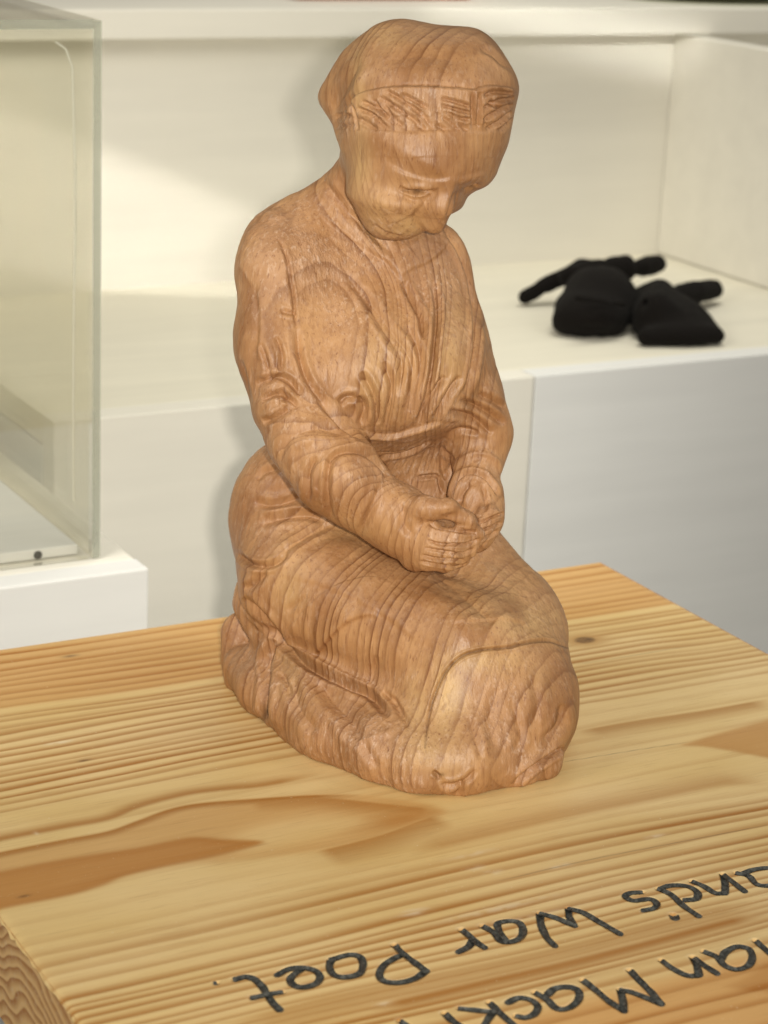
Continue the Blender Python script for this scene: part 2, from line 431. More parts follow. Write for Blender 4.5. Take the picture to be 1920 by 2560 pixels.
 ('r', SK, 12, 1.0, [(660,1285),(710,1275),(780,1268)]), ('g', SK, 9, .8, [(640,1200),(660,1180),(700,1170)]),
 ('g', SK, 9, 1.8, [(585,1378),(610,1400),(640,1414),(680,1412),(720,1385)]), ('g', SK, 12, 1.6, [(612,1474),(640,1455),(665,1425)]),
 ('g', SK, 10, 1.0, [(690,1395),(760,1340),(830,1310)]),
 ('s', SK, 10, .5, [(700,1440),(820,1470),(960,1540),(1060,1620)], 50), 
 ('s', SK, 8, .8, [(1130,1560),(1220,1545),(1320,1560)], 40), ('g', SK, 16, .7, [(940,1640),(930,1720),(960,1800)]), ('g', SK, 14, .6, [(1240,1720),(1225,1800),(1240,1880)]),
 ('g', SK, 14, .6, [(1330,1690),(1345,1760),(1330,1820)]), ('s', BL, 8, .8, [(640,700),(650,800),(640,900)], 35), ('s', BL, 8, .7, [(700,1180),(740,1240),(800,1290)], 30),
 # crack round the knee
 ('g', SK, 4.5, 1.0, [(1063,1870),(1068,1813),(1076,1766),(1095,1713),(1117,1676),(1154,1641),(1205,1625),(1267,1619),(1311,1608),(1346,1602),(1383,1605),(1424,1622)]),
 
 ('r', SK, 10, .6, [(1189,1790),(1206,1835),(1222,1872)]), ('g', SK, 10, .5, [(1172,1790),(1190,1850),(1205,1900)]),
 ('g', SK, 11, .7, [(1277,1751),(1294,1798),(1303,1845),(1285,1880)]), ('r', SK, 9, .8, [(1268,1800),(1272,1850),(1268,1880)]),
 ('r', SK, 14, 1.6, [(1424,1751),(1432,1782),(1418,1829),(1374,1870),(1325,1905),(1270,1950)]),
 ('g', SK, 9, 2.2, [(1412,1868),(1392,1880),(1352,1906),(1308,1939),(1284,1966)]),
 ('g', SK, 10, 1.0, [(1405,1760),(1398,1810),(1360,1850)]),
 ('g', SK, 6, 1.4, [(1082,1930),(1094,1938),(1098,1950)]),
 ('g', SK, 8, 1.1, [(1100,1961),(1135,1962),(1165,1950),(1190,1925)]), ('r', SK, 12, .5, [(1020,1950),(1080,1965),(1140,1950)]),
 ('g', SK, 10, 1.2, [(1140,1988),(1152,1970),(1150,1955)]),
]
PUSH = [(590,1560,-16,-6,45), (1262,410,-12,-4,40), (1192,492,-22,-12,24), (985,600,0,-12,45), (905,560,8,-2,40),
        (625,560,-10,-8,45), (1290,215,8,0,35), (1200,78,5,-10,45), (588,960,8,0,60)]
#ENDSTROKES
#STAGE2
def vnoise(P, scale, seed):
    """smooth value noise in [-1, 1]"""
    rng = np.random.RandomState(seed); T = rng.rand(32, 32, 32).astype(np.float32) * 2 - 1
    q = P / scale; i = np.floor(q).astype(int); f = q - i; f = f * f * (3 - 2 * f)
    out = 0
    for a in (0, 1):
        for b in (0, 1):
            for c in (0, 1):
                w = (f[:, 0] if a else 1 - f[:, 0]) * (f[:, 1] if b else 1 - f[:, 1]) * (f[:, 2] if c else 1 - f[:, 2])
                out = out + w * T[(i[:, 0] + a) % 32, (i[:, 1] + b) % 32, (i[:, 2] + c) % 32]
    return out
def spline(pts, n=6):
    p = np.array(pts, float)
    if len(p) < 3: return p
    q = np.vstack([2 * p[0] - p[1], p, 2 * p[-1] - p[-2]]); out = []
    for i in range(1, len(q) - 2):
        for t in np.arange(n) / n:
            out.append(.5 * ((2 * q[i]) + (-q[i - 1] + q[i + 1]) * t + (2 * q[i - 1] - 5 * q[i] + 4 * q[i + 1] - q[i + 2]) * t * t
                             + (-q[i - 1] + 3 * q[i] - 3 * q[i + 1] + q[i + 2]) * t ** 3))
    out.append(p[-1]); return np.array(out)
def project(W):
    q = W - CAM; t = q @ Fw
    return 960 + F_PX * (q @ RR) / t, 1280 - F_PX * (q @ UU) / t
def near_path(x, y, pts, reach):
    """indices near a path, distance, signed side, fraction along"""
    p = spline(pts); lo = p.min(0) - reach; hi = p.max(0) + reach
    ids = np.where((x > lo[0]) & (x < hi[0]) & (y > lo[1]) & (y < hi[1]))[0]
    if not len(ids): return ids, None, None, None
    X = np.stack([x[ids], y[ids]], 1); best = np.full(len(ids), 1e9); side = np.zeros(len(ids)); frac = np.zeros(len(ids))
    L = np.concatenate([[0], np.cumsum(np.linalg.norm(np.diff(p, axis=0), axis=1))])
    for k in range(len(p) - 1):
        d = p[k + 1] - p[k]; l = np.linalg.norm(d) + 1e-9; u = d / l
        r = X - p[k]; t = np.clip(r @ u, 0, l); e = r - t[:, None] * u
        dist = np.sqrt((e * e).sum(1)); mk = dist < best
        best = np.where(mk, dist, best); side = np.where(mk, np.sign(r[:, 1] * u[0] - r[:, 0] * u[1]), side)
        frac = np.where(mk, (L[k] + t) / L[-1], frac)
    mk = best < reach
    return ids[mk], best[mk], side[mk], frac[mk]

ax, D, Lb, groups = build_field(prims, G0, G1, GH)
V, Q = surface_nets(ax, D, G0, GH)
V = smooth_mesh(V, Q, .5, 2)
V, Q = subdivide(V, Q)
V = smooth_mesh(V, Q, .5, 3)
gi = np.clip(np.round((V - G0) / GH).astype(int), 0, np.array(D.shape) - 1)
lab = Lb[tuple(gi.T)]; gname = np.array(groups)
del D, Lb
W = V @ LF
px, py = project(W)
for x0, y0, dx, dy, s in PUSH:
    w = np.exp(-((px - x0) ** 2 + (py - y0) ** 2) / (2 * s * s))[:, None]
    k = 1.03 / F_PX
    W = W + w * (dx * k * R0 - dy * k * ZZ * (py[:, None] < 1700) - dy * k * UU * (py[:, None] >= 1700))
px, py = project(W)
N = mesh_normals(W, Q)
view = CAM - W; view /= np.linalg.norm(view, axis=1, keepdims=True)
face = np.clip((N * view).sum(1) * 3, 0, 1)
# rough hand carving: facets and gouge marks
P = W
fac = np.abs(vnoise(P * [1, 1, .7], .012, 1)); gou = np.abs(vnoise(P * [1, 1, .35], .0045, 2))
rough = np.isin(lab, [groups.index('face'), groups.index('scarf')]) * -.65 + 1
rough = rough * (1 - .85 * np.exp(-(((px - 1230) / 190) ** 2 + ((py - 1760) / 170) ** 2)))
disp = rough * (.0009 * (fac - .35) + .00030 * (gou - .35) + .00007 * vnoise(P * [1, 1, .5], .0016, 3))
dark = np.zeros(len(W)); soft = [groups.index('face')]
for st in STROKES:
    kind, gs, w, dep, pts = st[:5]; fall = st[5] if len(st) > 5 else 0
    ok = np.isin(lab, [groups.index(g) for g in gs.split() if g in groups])
    if kind == 'b':
        a = ((px - pts[0][0]) / w[0]) ** 2 + ((py - pts[0][1]) / w[1]) ** 2
        disp += np.where(ok, dep * .001 * np.exp(-a), 0) * face
        if dep < -1.8: dark += np.where(ok, np.exp(-a), 0)
        continue
    wob = 1.0
    reach = max(w * 2.6, fall * 1.6)
    ids, d, sd, fr = near_path(px, py, pts, reach)
    mk = ok[ids]; ids, d, sd, fr = ids[mk], d[mk], sd[mk], fr[mk]
    if not len(ids): continue
    tap = np.clip(np.minimum(fr, 1 - fr) * 6, 0, 1) ** .6
    if kind == 'g':
        f = -np.maximum(1 - d / (w * 1.25), 0) ** 1.2 + .22 * np.exp(-((d - w * 1.7) / (w * .6)) ** 2)
    elif kind == 'r':
        f = .55 * np.exp(-(d / w) ** 2)
    else:
        # raised to the left of the direction of travel on the picture (side < 0)
        up = 1 / (1 + np.exp(np.clip(sd * d / (w * .35), -30, 30)))
        f = up * np.exp(-d / fall) - .35 * (1 - up) * np.exp(-d / (w * 1.2))
    disp[ids] += f * dep * .001 * np.where(np.isin(lab[ids], soft), .90, 1.7) * tap * face[ids]
    if kind == 'g' and dep >= 1.0: dark[ids] += np.maximum(1 - d / w, 0) * tap * min(dep / 3, 1)
W = W + N * disp[:, None]
N = mesh_normals(W, Q)
print('verts', len(W), 'faces', len(Q), groups)

#MATS
#ENDSTAGE2
#STAGE3
# ------------------------------------------------------------------ node helpers and materials
class NT:
    def __init__(s, name):
        s.m = bpy.data.materials.new(name); s.m.use_nodes = True; s.t = s.m.node_tree
        s.b = s.t.nodes['Principled BSDF']
    def n(s, typ, props=None, **inp):
        nd = s.t.nodes.new(typ)
        for k, v in (props or {}).items(): setattr(nd, k, v)
        for k, v in inp.items():
            key = int(k[1:]) if k[0] == '_' else k.replace('_', ' ')
            s.set(nd.inputs[key], v)
        return nd
    def set(s, sock, v):
        if isinstance(v, bpy.types.NodeSocket): s.t.links.new(v, sock)
        elif isinstance(v, bpy.types.Node): s.t.links.new(v.outputs[0], sock)
        else: sock.default_value = v
    def math(s, op, a, b=0.0, c=0.0, clamp=False):
        return s.n('ShaderNodeMath', dict(operation=op, use_clamp=clamp), _0=a, _1=b, _2=c).outputs[0]
    def mix(s, f, a, b):
        nd = s.t.nodes.new('ShaderNodeMix'); nd.data_type = 'RGBA'
        s.set(nd.inputs[0], f); s.set(nd.inputs[6], a if not isinstance(a, tuple) else (*a, 1)); s.set(nd.inputs[7], b if not isinstance(b, tuple) else (*b, 1))
        return nd.outputs[2]
    def noise(s, vec, scale, detail=3, rough=.5, dist=0):
        return s.n('ShaderNodeTexNoise', None, Vector=vec, Scale=scale, Detail=detail, Roughness=rough, Distortion=dist).outputs[0]
    def ramp(s, f, lo, hi):
        return s.n('ShaderNodeMapRange', dict(clamp=True), _0=f, _1=lo, _2=hi, _3=0.0, _4=1.0).outputs[0]
    def attr(s, name): return s.n('ShaderNodeAttribute', dict(attribute_name=name)).outputs['Fac']
    def vmul(s, v, k): return s.n('ShaderNodeVectorMath', dict(operation='MULTIPLY'), _0=v, _1=k).outputs[0]
    def geo(s): return s.n('ShaderNodeNewGeometry').outputs['Position']
    def bump(s, h, dist, strength=1.0): return s.n('ShaderNodeBump', None, Strength=strength, Distance=dist, Height=h).outputs[0]
    def out(s, col=None, rough=None, normal=None, spec=None, coat=None):
        if col is not None: s.set(s.b.inputs['Base Color'], col)
        if rough is not None: s.set(s.b.inputs['Roughness'], rough)
        if normal is not None: s.set(s.b.inputs['Normal'], normal)
        if spec is not None: s.set(s.b.inputs['Specular IOR Level'], spec)
        if coat is not None: s.set(s.b.inputs['Coat Weight'], coat); s.set(s.b.inputs['Coat Roughness'], .25)
        return s.m
def obj_coord(k): return k.n('ShaderNodeTexCoord').outputs['Object']

def make_carved_wood():
    k = NT('carved_wood'); P = obj_coord(k)
    ring = k.attr('ring'); sap = k.attr('sap'); pink = k.attr('pink')
    wob = k.noise(k.vmul(P, (1, 1, .35)), 60, 2)
    x = k.math('ADD', ring, k.math('MULTIPLY', k.math('SUBTRACT', wob, .5), .7))
    fr = k.math('FRACT', x)
    late = k.math('ADD', k.math('MULTIPLY', k.ramp(fr, .15, .85), .62), k.math('MULTIPLY', k.ramp(fr, .68, .90), .38))
    late = k.math('MULTIPLY', late, k.math('SUBTRACT', 1.0, k.ramp(fr, .92, 1.0)))
    late = k.math('POWER', late, 1.3)
    amp = k.noise(k.n('ShaderNodeCombineXYZ', None, X=k.math('FLOOR', x), Y=3.0, Z=1.0).outputs[0], 1.7, 0)
    amp2 = k.noise(P, 22, 2)
    late = k.math('MULTIPLY', late, k.math('MULTIPLY', k.ramp(amp, .20, .70), k.math('ADD', .55, k.math('MULTIPLY', amp2, .9))))
    fib = k.noise(k.vmul(P, (1, 1, .07)), 900, 3, .6)
    fib2 = k.noise(k.vmul(P, (1, 1, .08)), 430, 3, .6)
    mott = k.noise(P, 45, 4, .6)
    base = k.mix(k.ramp(mott, .36, .66), (.350, .168, .066), (.505, .275, .120))
    base = k.mix(k.math('MULTIPLY', pink, k.ramp(k.noise(P, 80, 4), .25, .7)), base, (.530, .300, .160))
    base = k.mix(k.math('MULTIPLY', sap, .80), base, (.680, .460, .210))
    base = k.mix(k.math('MULTIPLY', late, k.attr('ringamp'), clamp=True), base, (.200, .080, .024))
    base = k.mix(k.math('MULTIPLY', k.ramp(fib2, .50, .70), .50), base, (.250, .110, .045))
    base = k.mix(k.math('MULTIPLY', k.attr('heart'), .75), base, (.235, .098, .034))
    pores = k.ramp(fib, .60, .72)
    base = k.mix(k.math('MULTIPLY', pores, .60), base, (.160, .052, .018))
    fuzz = k.noise(k.vmul(P, (1, 1, .3)), 520, 4, .7)
    base = k.mix(k.math('MULTIPLY', k.ramp(fuzz, .53, .72), k.math('ADD', .10, k.math('MULTIPLY', pink, .62))), base, (.76, .56, .42))
    base = k.mix(k.attr('stain'), base, (.045, .022, .012))  # knee crack, and shade painted into the carving's pits
    h = k.math('ADD', k.math('MULTIPLY', fib2, .6), k.math('MULTIPLY', k.math('MULTIPLY', fuzz, 1.4), k.math('ADD', .12, pink)))
    nrm = k.bump(h, .0007, .9)
    return k.out(base, k.math('ADD', .33, k.math('MULTIPLY', mott, .28)), nrm, .5)

def make_pine():
    k = NT('varnished_pine'); P = obj_coord(k)
    dark = k.attr('dark'); orange = k.attr('orange'); pale = k.attr('pale')
    fib = k.noise(k.vmul(P, (.05, 1, 1)), 900, 3, .6)
    fib2 = k.noise(k.vmul(P, (.03, 1, 1)), 330, 3, .6)
    broad = k.noise(k.vmul(P, (.4, 1, 1)), 18, 3)
    base = k.mix(k.ramp(broad, .3, .7), (.710, .510, .215), (.800, .605, .310))
    base = k.mix(k.math('MULTIPLY', orange, .75), base, (.640, .320, .090))
    d = k.math('ADD', dark, k.math('MULTIPLY', k.math('SUBTRACT', fib2, .5), .28), clamp=True)
    base = k.mix(d, base, k.mix(orange, (.390, .165, .028), (.400, .150, .018)))
    base = k.mix(k.math('MULTIPLY', k.ramp(fib, .56, .72), .22), base, (.300, .150, .050))
    spk = k.ramp(k.noise(P, 700, 2), .735, .76)
    base = k.mix(k.math('MULTIPLY', spk, .5), base, (.80, .68, .46))
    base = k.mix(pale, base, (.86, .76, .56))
    base = k.mix(k.attr('stain'), base, (.040, .020, .012))
    h = k.math('ADD', fib2, k.math('MULTIPLY', k.noise(P, 260, 3), .4))
    return k.out(base, k.math('ADD', .30, k.math('MULTIPLY', broad, .2)), k.bump(h, .00012, .6), .5)

def make_end_grain():
    k = NT('pine_end_grain'); P = obj_coord(k)
    sep = k.n('ShaderNodeSeparateXYZ', None, Vector=P)
    wob = k.math('MULTIPLY', k.math('SUBTRACT', k.noise(P, 25, 2), .5), .02)
    y = k.math('ADD', k.math('ADD', sep.outputs[1], .145), wob); z = k.math('ADD', sep.outputs[2], .085)
    r = k.math('SQRT', k.math('ADD', k.math('MULTIPLY', y, y), k.math('MULTIPLY', z, z)))
    fr = k.math('FRACT', k.math('MULTIPLY', k.math('ADD', r, wob), 190))
    late = k.math('MULTIPLY', k.ramp(fr, .2, .8), k.math('SUBTRACT', 1.0, k.ramp(fr, .88, 1.0)))
    base = k.mix(late, (.82, .52, .22), (.48, .21, .06))
    base = k.mix(k.math('MULTIPLY', k.ramp(k.noise(P, 300, 4, .7), .5, .7), .4), base, (.80, .60, .38))
    return k.out(base, .6, k.bump(k.noise(P, 600, 4, .7), .0004, .8), .3)

def make_painted(name, col, streak=.05, rough=.8, axis=(.08, 1, 1)):
    k = NT(name); P = obj_coord(k)
    a = k.noise(k.vmul(P, axis), 40, 4, .6); b = k.noise(P, 6, 3)
    f = k.math('ADD', k.math('MULTIPLY', k.ramp(a, .3, .7), .6), k.math('MULTIPLY', k.ramp(b, .3, .7), .4))
    dk = tuple(c * (1 - streak * 2) for c in col)
    return k.out(k.mix(f, dk, col), rough, k.bump(a, .0006, .25), .2)

M_WOOD = make_carved_wood(); M_PINE = make_pine(); M_END = make_end_grain()
M_WHITE = make_painted('white_painted_board', (.80, .775, .700))
M_WHITE2 = make_painted('cool_white_painted_board', (.77, .775, .765))
M_CREAM = make_painted('cream_shelf_board', (.80, .765, .650), .07)
M_FLOOR = make_painted('grey_floor', (.30, .29, .27), .1)
def make_ink():
    k = NT('graphite_ink'); P = obj_coord(k)
    a = k.noise(P, 500, 3, .7)
    return k.out(k.mix(k.ramp(a, .42, .72), (.022, .023, .021), (.115, .118, .105)), .42, k.bump(a, .0004, .8), .5)
M_INK = make_ink()
def make_knit():
    k = NT('black_fleece'); P = obj_coord(k)
    a = k.noise(P, 900, 3, .7)
    m_ = k.out(k.mix(a, (.003, .0025, .002), (.009, .007, .006)), .95, k.bump(a, .001, .8), .1)
    k.b.inputs['Sheen Weight'].default_value = .02
    k.b.inputs['Sheen Roughness'].default_value = .6
    return m_
M_KNIT = make_knit()
def make_clear(name, tint, fac=.05, mult=1.0):
    k = NT(name); t = k.t
    tr = k.n('ShaderNodeBsdfTransparent', None, Color=(*tint, 1)); gl = k.n('ShaderNodeBsdfGlossy', None, Color=(1, 1, 1, 1), Roughness=.04)
    fr = k.n('ShaderNodeFresnel', None, IOR=1.49)
    mx = k.n('ShaderNodeMixShader', None, _0=k.math('ADD', k.math('MULTIPLY', fr.outputs[0], mult), fac, clamp=True), _1=tr.outputs[0], _2=gl.outputs[0])
    t.links.new(mx.outputs[0], t.nodes['Material Output'].inputs['Surface'])
    return k.m
M_GLASS = make_clear('clear_acrylic', (.985, .982, .955), .004, .5)
def make_edge():
    k = NT('acrylic_edge'); t = k.t
    tr = k.n('ShaderNodeBsdfTransparent', None, Color=(.80, .82, .76, 1)); df = k.n('ShaderNodeBsdfPrincipled', None, Base_Color=(.56, .57, .52, 1), Roughness=.2)
    z = k.noise(k.vmul(k.geo(), (1, 1, .6)), 14, 2)
    mx = k.n('ShaderNodeMixShader', None, _0=k.math('ADD', .10, k.math('MULTIPLY', z, .5)), _1=tr.outputs[0], _2=df.outputs[0])
    t.links.new(mx.outputs[0], t.nodes['Material Output'].inputs['Surface'])
    return k.m
M_EDGE = make_edge()

# ------------------------------------------------------------------ carving: attributes and parts
RG = .0054
rl = W @ LF.T
cc = LF @ (CAM + ray(800, 955) * 1.0); cc = PB(865, 925, .012)[0]
dist0 = np.sqrt((rl[:, 0] + .24) ** 2 + (rl[:, 1] + .13) ** 2)
gauss = np.exp(-(((rl - cc) / np.array([.046, .06, .066])) ** 2).sum(1))
arm = PB(690, 860, .01)[0]; gauss2 = np.exp(-(((rl - arm) / np.array([.022, .03, .05])) ** 2).sum(1))
ringv = (dist0 + -.082 * gauss + .10 * (rl[:, 2] - .1) * .35 + .0035 * vnoise(W, .05, 8)) / RG
ringv = ringv + .55 * vnoise(np.stack([ringv, 0 * ringv, 0 * ringv], 1), 1.9, 55) + .2 * vnoise(np.stack([ringv, 0 * ringv, 0 * ringv], 1), 5.0, 56)
def blobs(L):
    a = np.zeros(len(W))
    for x, y, rx, ry, v in L: a = np.maximum(a, v * np.exp(-(((px - x) / rx) ** 2 + ((py - y) / ry) ** 2)))
    return a
sapv = blobs([(935, 540, 45, 60, .8), (1010, 565, 50, 30, .9), (905, 420, 25, 110, .6), (895, 190, 25, 80, .8), (960, 90, 60, 30, .4), (1120, 1760, 45, 150, .9), (1090, 1880, 90, 80, .7),
              (1190, 1650, 110, 40, .8), (1330, 1560, 90, 70, .7), (1040, 1780, 40, 100, .6), (720, 1450, 40, 90, .6), (725, 1680, 35, 60, .6), (960, 930, 60, 130, .55),
              (1120, 880, 50, 110, .45), (1240, 1480, 120, 90, .45), (870, 1330, 100, 30, .3), (1350, 1690, 60, 60, .3)])
sapv *= np.clip(.75 + .5 * vnoise(W, .01, 12), 0, 1.2)
pinkv = blobs([(760, 640, 150, 130, .9), (900, 610, 90, 60, 1), (1030, 1180, 90, 90, .9), (900, 1860, 190, 80, 1.0), (700, 1750, 80, 80, .6), (1080, 1120, 60, 60, .7), (740, 990, 60, 60, .7), (650, 1620, 60, 120, .7), (690, 1030, 70, 120, .6), (880, 780, 100, 90, .6),
               (1060, 270, 200, 50, .8), (870, 300, 30, 40, .8), (1330, 1900, 80, 50, .9), (1240, 1830, 60, 70, .6), (1100, 720, 60, 60, .7), (1140, 1360, 70, 60, .6), (1190, 1160, 70, 60, .6), (1215, 1290, 50, 60, .6),
               (900, 1700, 120, 30, .7), (640, 1300, 60, 60, .4), (780, 1130, 60, 60, .4), (1100, 1030, 90, 50, .8), (1000, 1960, 120, 30, .8), (1260, 1740, 100, 100, .4), (880, 1210, 50, 60, .5)])
pinkv = np.clip(pinkv * 1.0 + .05 + .25 * vnoise(W, .012, 21), 0, 1)
heartv = blobs([(610, 1290, 60, 130, .9), (600, 1680, 60, 90, .9), (760, 1250, 110, 60, .6), (590, 900, 40, 200, .5), (1390, 1700, 60, 90, .45), (640, 1080, 60, 90, .5), (820, 1690, 130, 40, .5), (1190, 1230, 40, 40, .6),
               (1000, 1110, 90, 30, .5), (1080, 150, 120, 50, .45), (880, 180, 50, 70, .4), (1230, 380, 50, 60, .4), (1060, 410, 60, 30, .35), (860, 470, 30, 90, .3), (1330, 1850, 60, 40, .4), (1000, 1480, 200, 60, .35), (640, 1480, 40, 60, .6)])
rampv = .72 + blobs([(980, 820, 190, 220, .60), (760, 760, 120, 120, .45), (900, 1560, 330, 170, .75), (1200, 1760, 190, 190, .85), (1060, 130, 190, 60, .12), (620, 1690, 70, 110, .2)])
rampv = np.where((lab == groups.index('face')) & (py > 328) & (py < 610), .30, rampv)
rampv = rampv * np.clip(1 + .5 * vnoise(W, .018, 44), .3, 1.4)
heartv *= np.clip(.7 + .6 * vnoise(W, .014, 17), 0, 1.2)
stain_shadev = blobs([(659, 1782, 7, 22, .9), (1102, 1936, 9, 4, .5), (1046, 481, 12, 4, .95), (1020, 478, 14, 2.5, .5), (1178, 472, 14, 3, .5)])  # shade painted dark into eye slits, foot hollow and hem nick
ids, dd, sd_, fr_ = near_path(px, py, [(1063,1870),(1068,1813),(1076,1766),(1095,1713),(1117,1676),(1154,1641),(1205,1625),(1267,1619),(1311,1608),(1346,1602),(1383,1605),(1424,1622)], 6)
stain_shadev[ids] = np.maximum(stain_shadev[ids], .6 * np.clip(1 - dd / 3.2, 0, 1) * (lab[ids] == groups.index('skirt')))

part = gname[lab].astype('<U16')
brim_x = [860, 898, 936, 995, 1071, 1143, 1181, 1215, 1257, 1295]; brim_y = [285, 236, 224, 217, 217, 221, 224, 215, 217, 224]
by = np.interp(px, brim_x, brim_y); low = np.interp(px, [890, 1012, 1143, 1278], [328, 331, 327, 321])
front = rl[:, 1] > -.012
head = (part == 'face') | (part == 'scarf')
part[head] = 'headscarf'
part[head & front & (py > by) & (px > 870)] = 'hair'
part[head & (py > low) & (front | (py > 345))] = 'face'
hm = part == 'hand'
wr = (px - 950) * (1335 - 1215) - (py - 1215) * (900 - 950) < 0
part[hm & wr] = 'blouse'
part[(part == 'blouse') & (py > 1120) & (px > 1000) & (rl[:, 1] < -.012) & (px < 1110)] = 'skirt'
E0 = np.array([0.0, 0.0, 0.0])
root = empty('wood_carving', E0)
tag(root, 'carved wooden figure of a kneeling woman in a headscarf, head bowed and hands in lap', 'wood carving')
pname = {'hand2': 'hand', 'scarf': 'headscarf'}
fl_ = part[Q[:, 0]]
for g in ['skirt', 'blouse', 'foot', 'neck', 'face', 'hair', 'headscarf', 'hand', 'hand2']:
    q = Q[fl_ == g]
    if not len(q): print('empty part', g); continue
    u, inv = np.unique(q, return_inverse=True)
    o = link_mesh(pname.get(g, g), W[u], inv.reshape(q.shape).astype(np.int32), M_WOOD, root)
    me = o.data
    for nm, arr in (('ring', ringv), ('sap', sapv), ('pink', pinkv), ('heart', heartv), ('ringamp', rampv), ('stain', stain_shadev)):
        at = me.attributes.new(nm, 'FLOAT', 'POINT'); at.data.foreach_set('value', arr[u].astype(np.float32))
    me.normals_split_custom_set_from_vertices(N[u])
print('carving', len(W), len(Q))

# ------------------------------------------------------------------ pine board
TX0, TX1, TY0, TY1, TH = -.247, .219, -.345, .1645, .046
TRACE = [  # grain lines read off the board: they fix how the rings wander
 [(0,1774),(309,1735),(560,1697)], [(0,1893),(154,1874),(309,1835),(463,1805),(617,1789)], [(0,2013),(154,1990),(270,1963),(386,1930),(617,1890)],
 [(0,2075),(154,2048),(270,2021),(347,1994),(463,1970),(640,1959)], [(500,2209),(645,2170),(789,2136),(934,2103),(1079,2078),(1300,2045)],
 [(1920,1985),(1721,2011),(1460,2054),(1200,2115),(900,2180)], [(500,2382),(741,2324),(982,2262),(1300,2184),(1677,2106),(1920,2058)],
 [(520,2555),(665,2526),(845,2482),(1120,2421),(1395,2362),(1721,2275),(1920,2232)], [(0,1640),(700,1535)], [(1480,1655),(1900,1592)], [(1442,1824),(1599,1798),(1748,1776),(1920,1746)]]
samp = []; sw = []
for L in TRACE:
    p = np.array([hitz(x, y, 0)[:2] for x, y in spline(L, 5)])
    samp.append(p); sw.append(p[:, 1].mean() - p[:, 1])
samp = np.concatenate(samp); sw = np.concatenate(sw)
def warp_phase(X, Y):
    num = np.zeros(X.shape); den = np.full(X.shape, 1e-3)
    for (sx, sy), w in zip(samp, sw):
        k = np.exp(-(((X - sx) / .045) ** 2 + ((Y - sy) / .016) ** 2)); num += k * w; den += k
    return Y + num / (den + .02)
rng = np.random.RandomState(5)
lines = []; y = .163
while y > -.36:
    if y > .087: st_, a, w = rng.uniform(.006, .011), rng.uniform(.35, .7), rng.uniform(.0025, .0045)
    elif y > -.015: st_, a, w = rng.uniform(.0048, .0082), rng.uniform(.5, 1.0), rng.uniform(.0024, .0038)
    elif y > -.115: st_, a, w = rng.uniform(.010, .018), rng.uniform(.1, .3), rng.uniform(.003, .005)
    elif y > -.165: st_, a, w = rng.uniform(.0065, .010), rng.uniform(.4, .8), rng.uniform(.003, .0045)
    elif y > -.235: st_, a, w = rng.uniform(.0038, .0064), rng.uniform(.5, 1.0), rng.uniform(.0018, .0030)
    else: st_, a, w = rng.uniform(.008, .016), rng.uniform(.3, .7), rng.uniform(.002, .005)
    y -= st_; lines.append((y, a, w))
def grain_profile(p):
    g = np.zeros(p.shape)
    for y, a, w in lines:
        d = (p - y) / w
        g = np.maximum(g, min(a * 1.3, 1) * np.where(d > 0, np.exp(-(d / 1.0) ** 2), np.exp(-(d / .22) ** 2)))
    return g
def gp(L): return [tuple(hitz(x, y, 0)[:2]) for x, y in L]
def band(X, Y, L, w_up, w_dn, v):
    """soft dark band along a traced grain line: w_up / w_dn metres of fall-off beyond / towards the viewer side"""
    ids, d, sd, fr = near_path(X, Y, gp(L), max(w_up, w_dn) * 2.5)
    out = np.zeros(X.shape)
    if len(ids):
        w = np.where(sd > 0, w_up, w_dn); tap = np.clip(np.minimum(fr, 1 - fr) * 9 + .15, 0, 1)
        out[ids] = v * np.exp(-(d / w) ** 2) * tap
    return out
def inside(X, Y, poly):
    c = np.zeros(X.shape, bool); n = len(poly)
    for i in range(n):
        (x0, y0), (x1, y1) = poly[i], poly[(i + 1) % n]
        if y0 == y1: continue
        c ^= ((Y < y0) != (Y < y1)) & (X < (x1 - x0) * (Y - y0) / (y1 - y0) + x0)
    return c
def soft_poly(X, Y, L, edge=.0012):
    poly = spline(gp(L + [L[0]]), 4)[:-1]
    ids, d, sd, fr = near_path(X, Y, [tuple(p) for p in poly] + [tuple(poly[0])], .012)
    ins = inside(X, Y, poly); dd = np.full(X.shape, .012)
    dd[ids] = d
    s = np.where(ins, dd, -dd)
    return 1 / (1 + np.exp(-np.clip(s / edge, -20, 20))), np.where(ins, dd, 0)
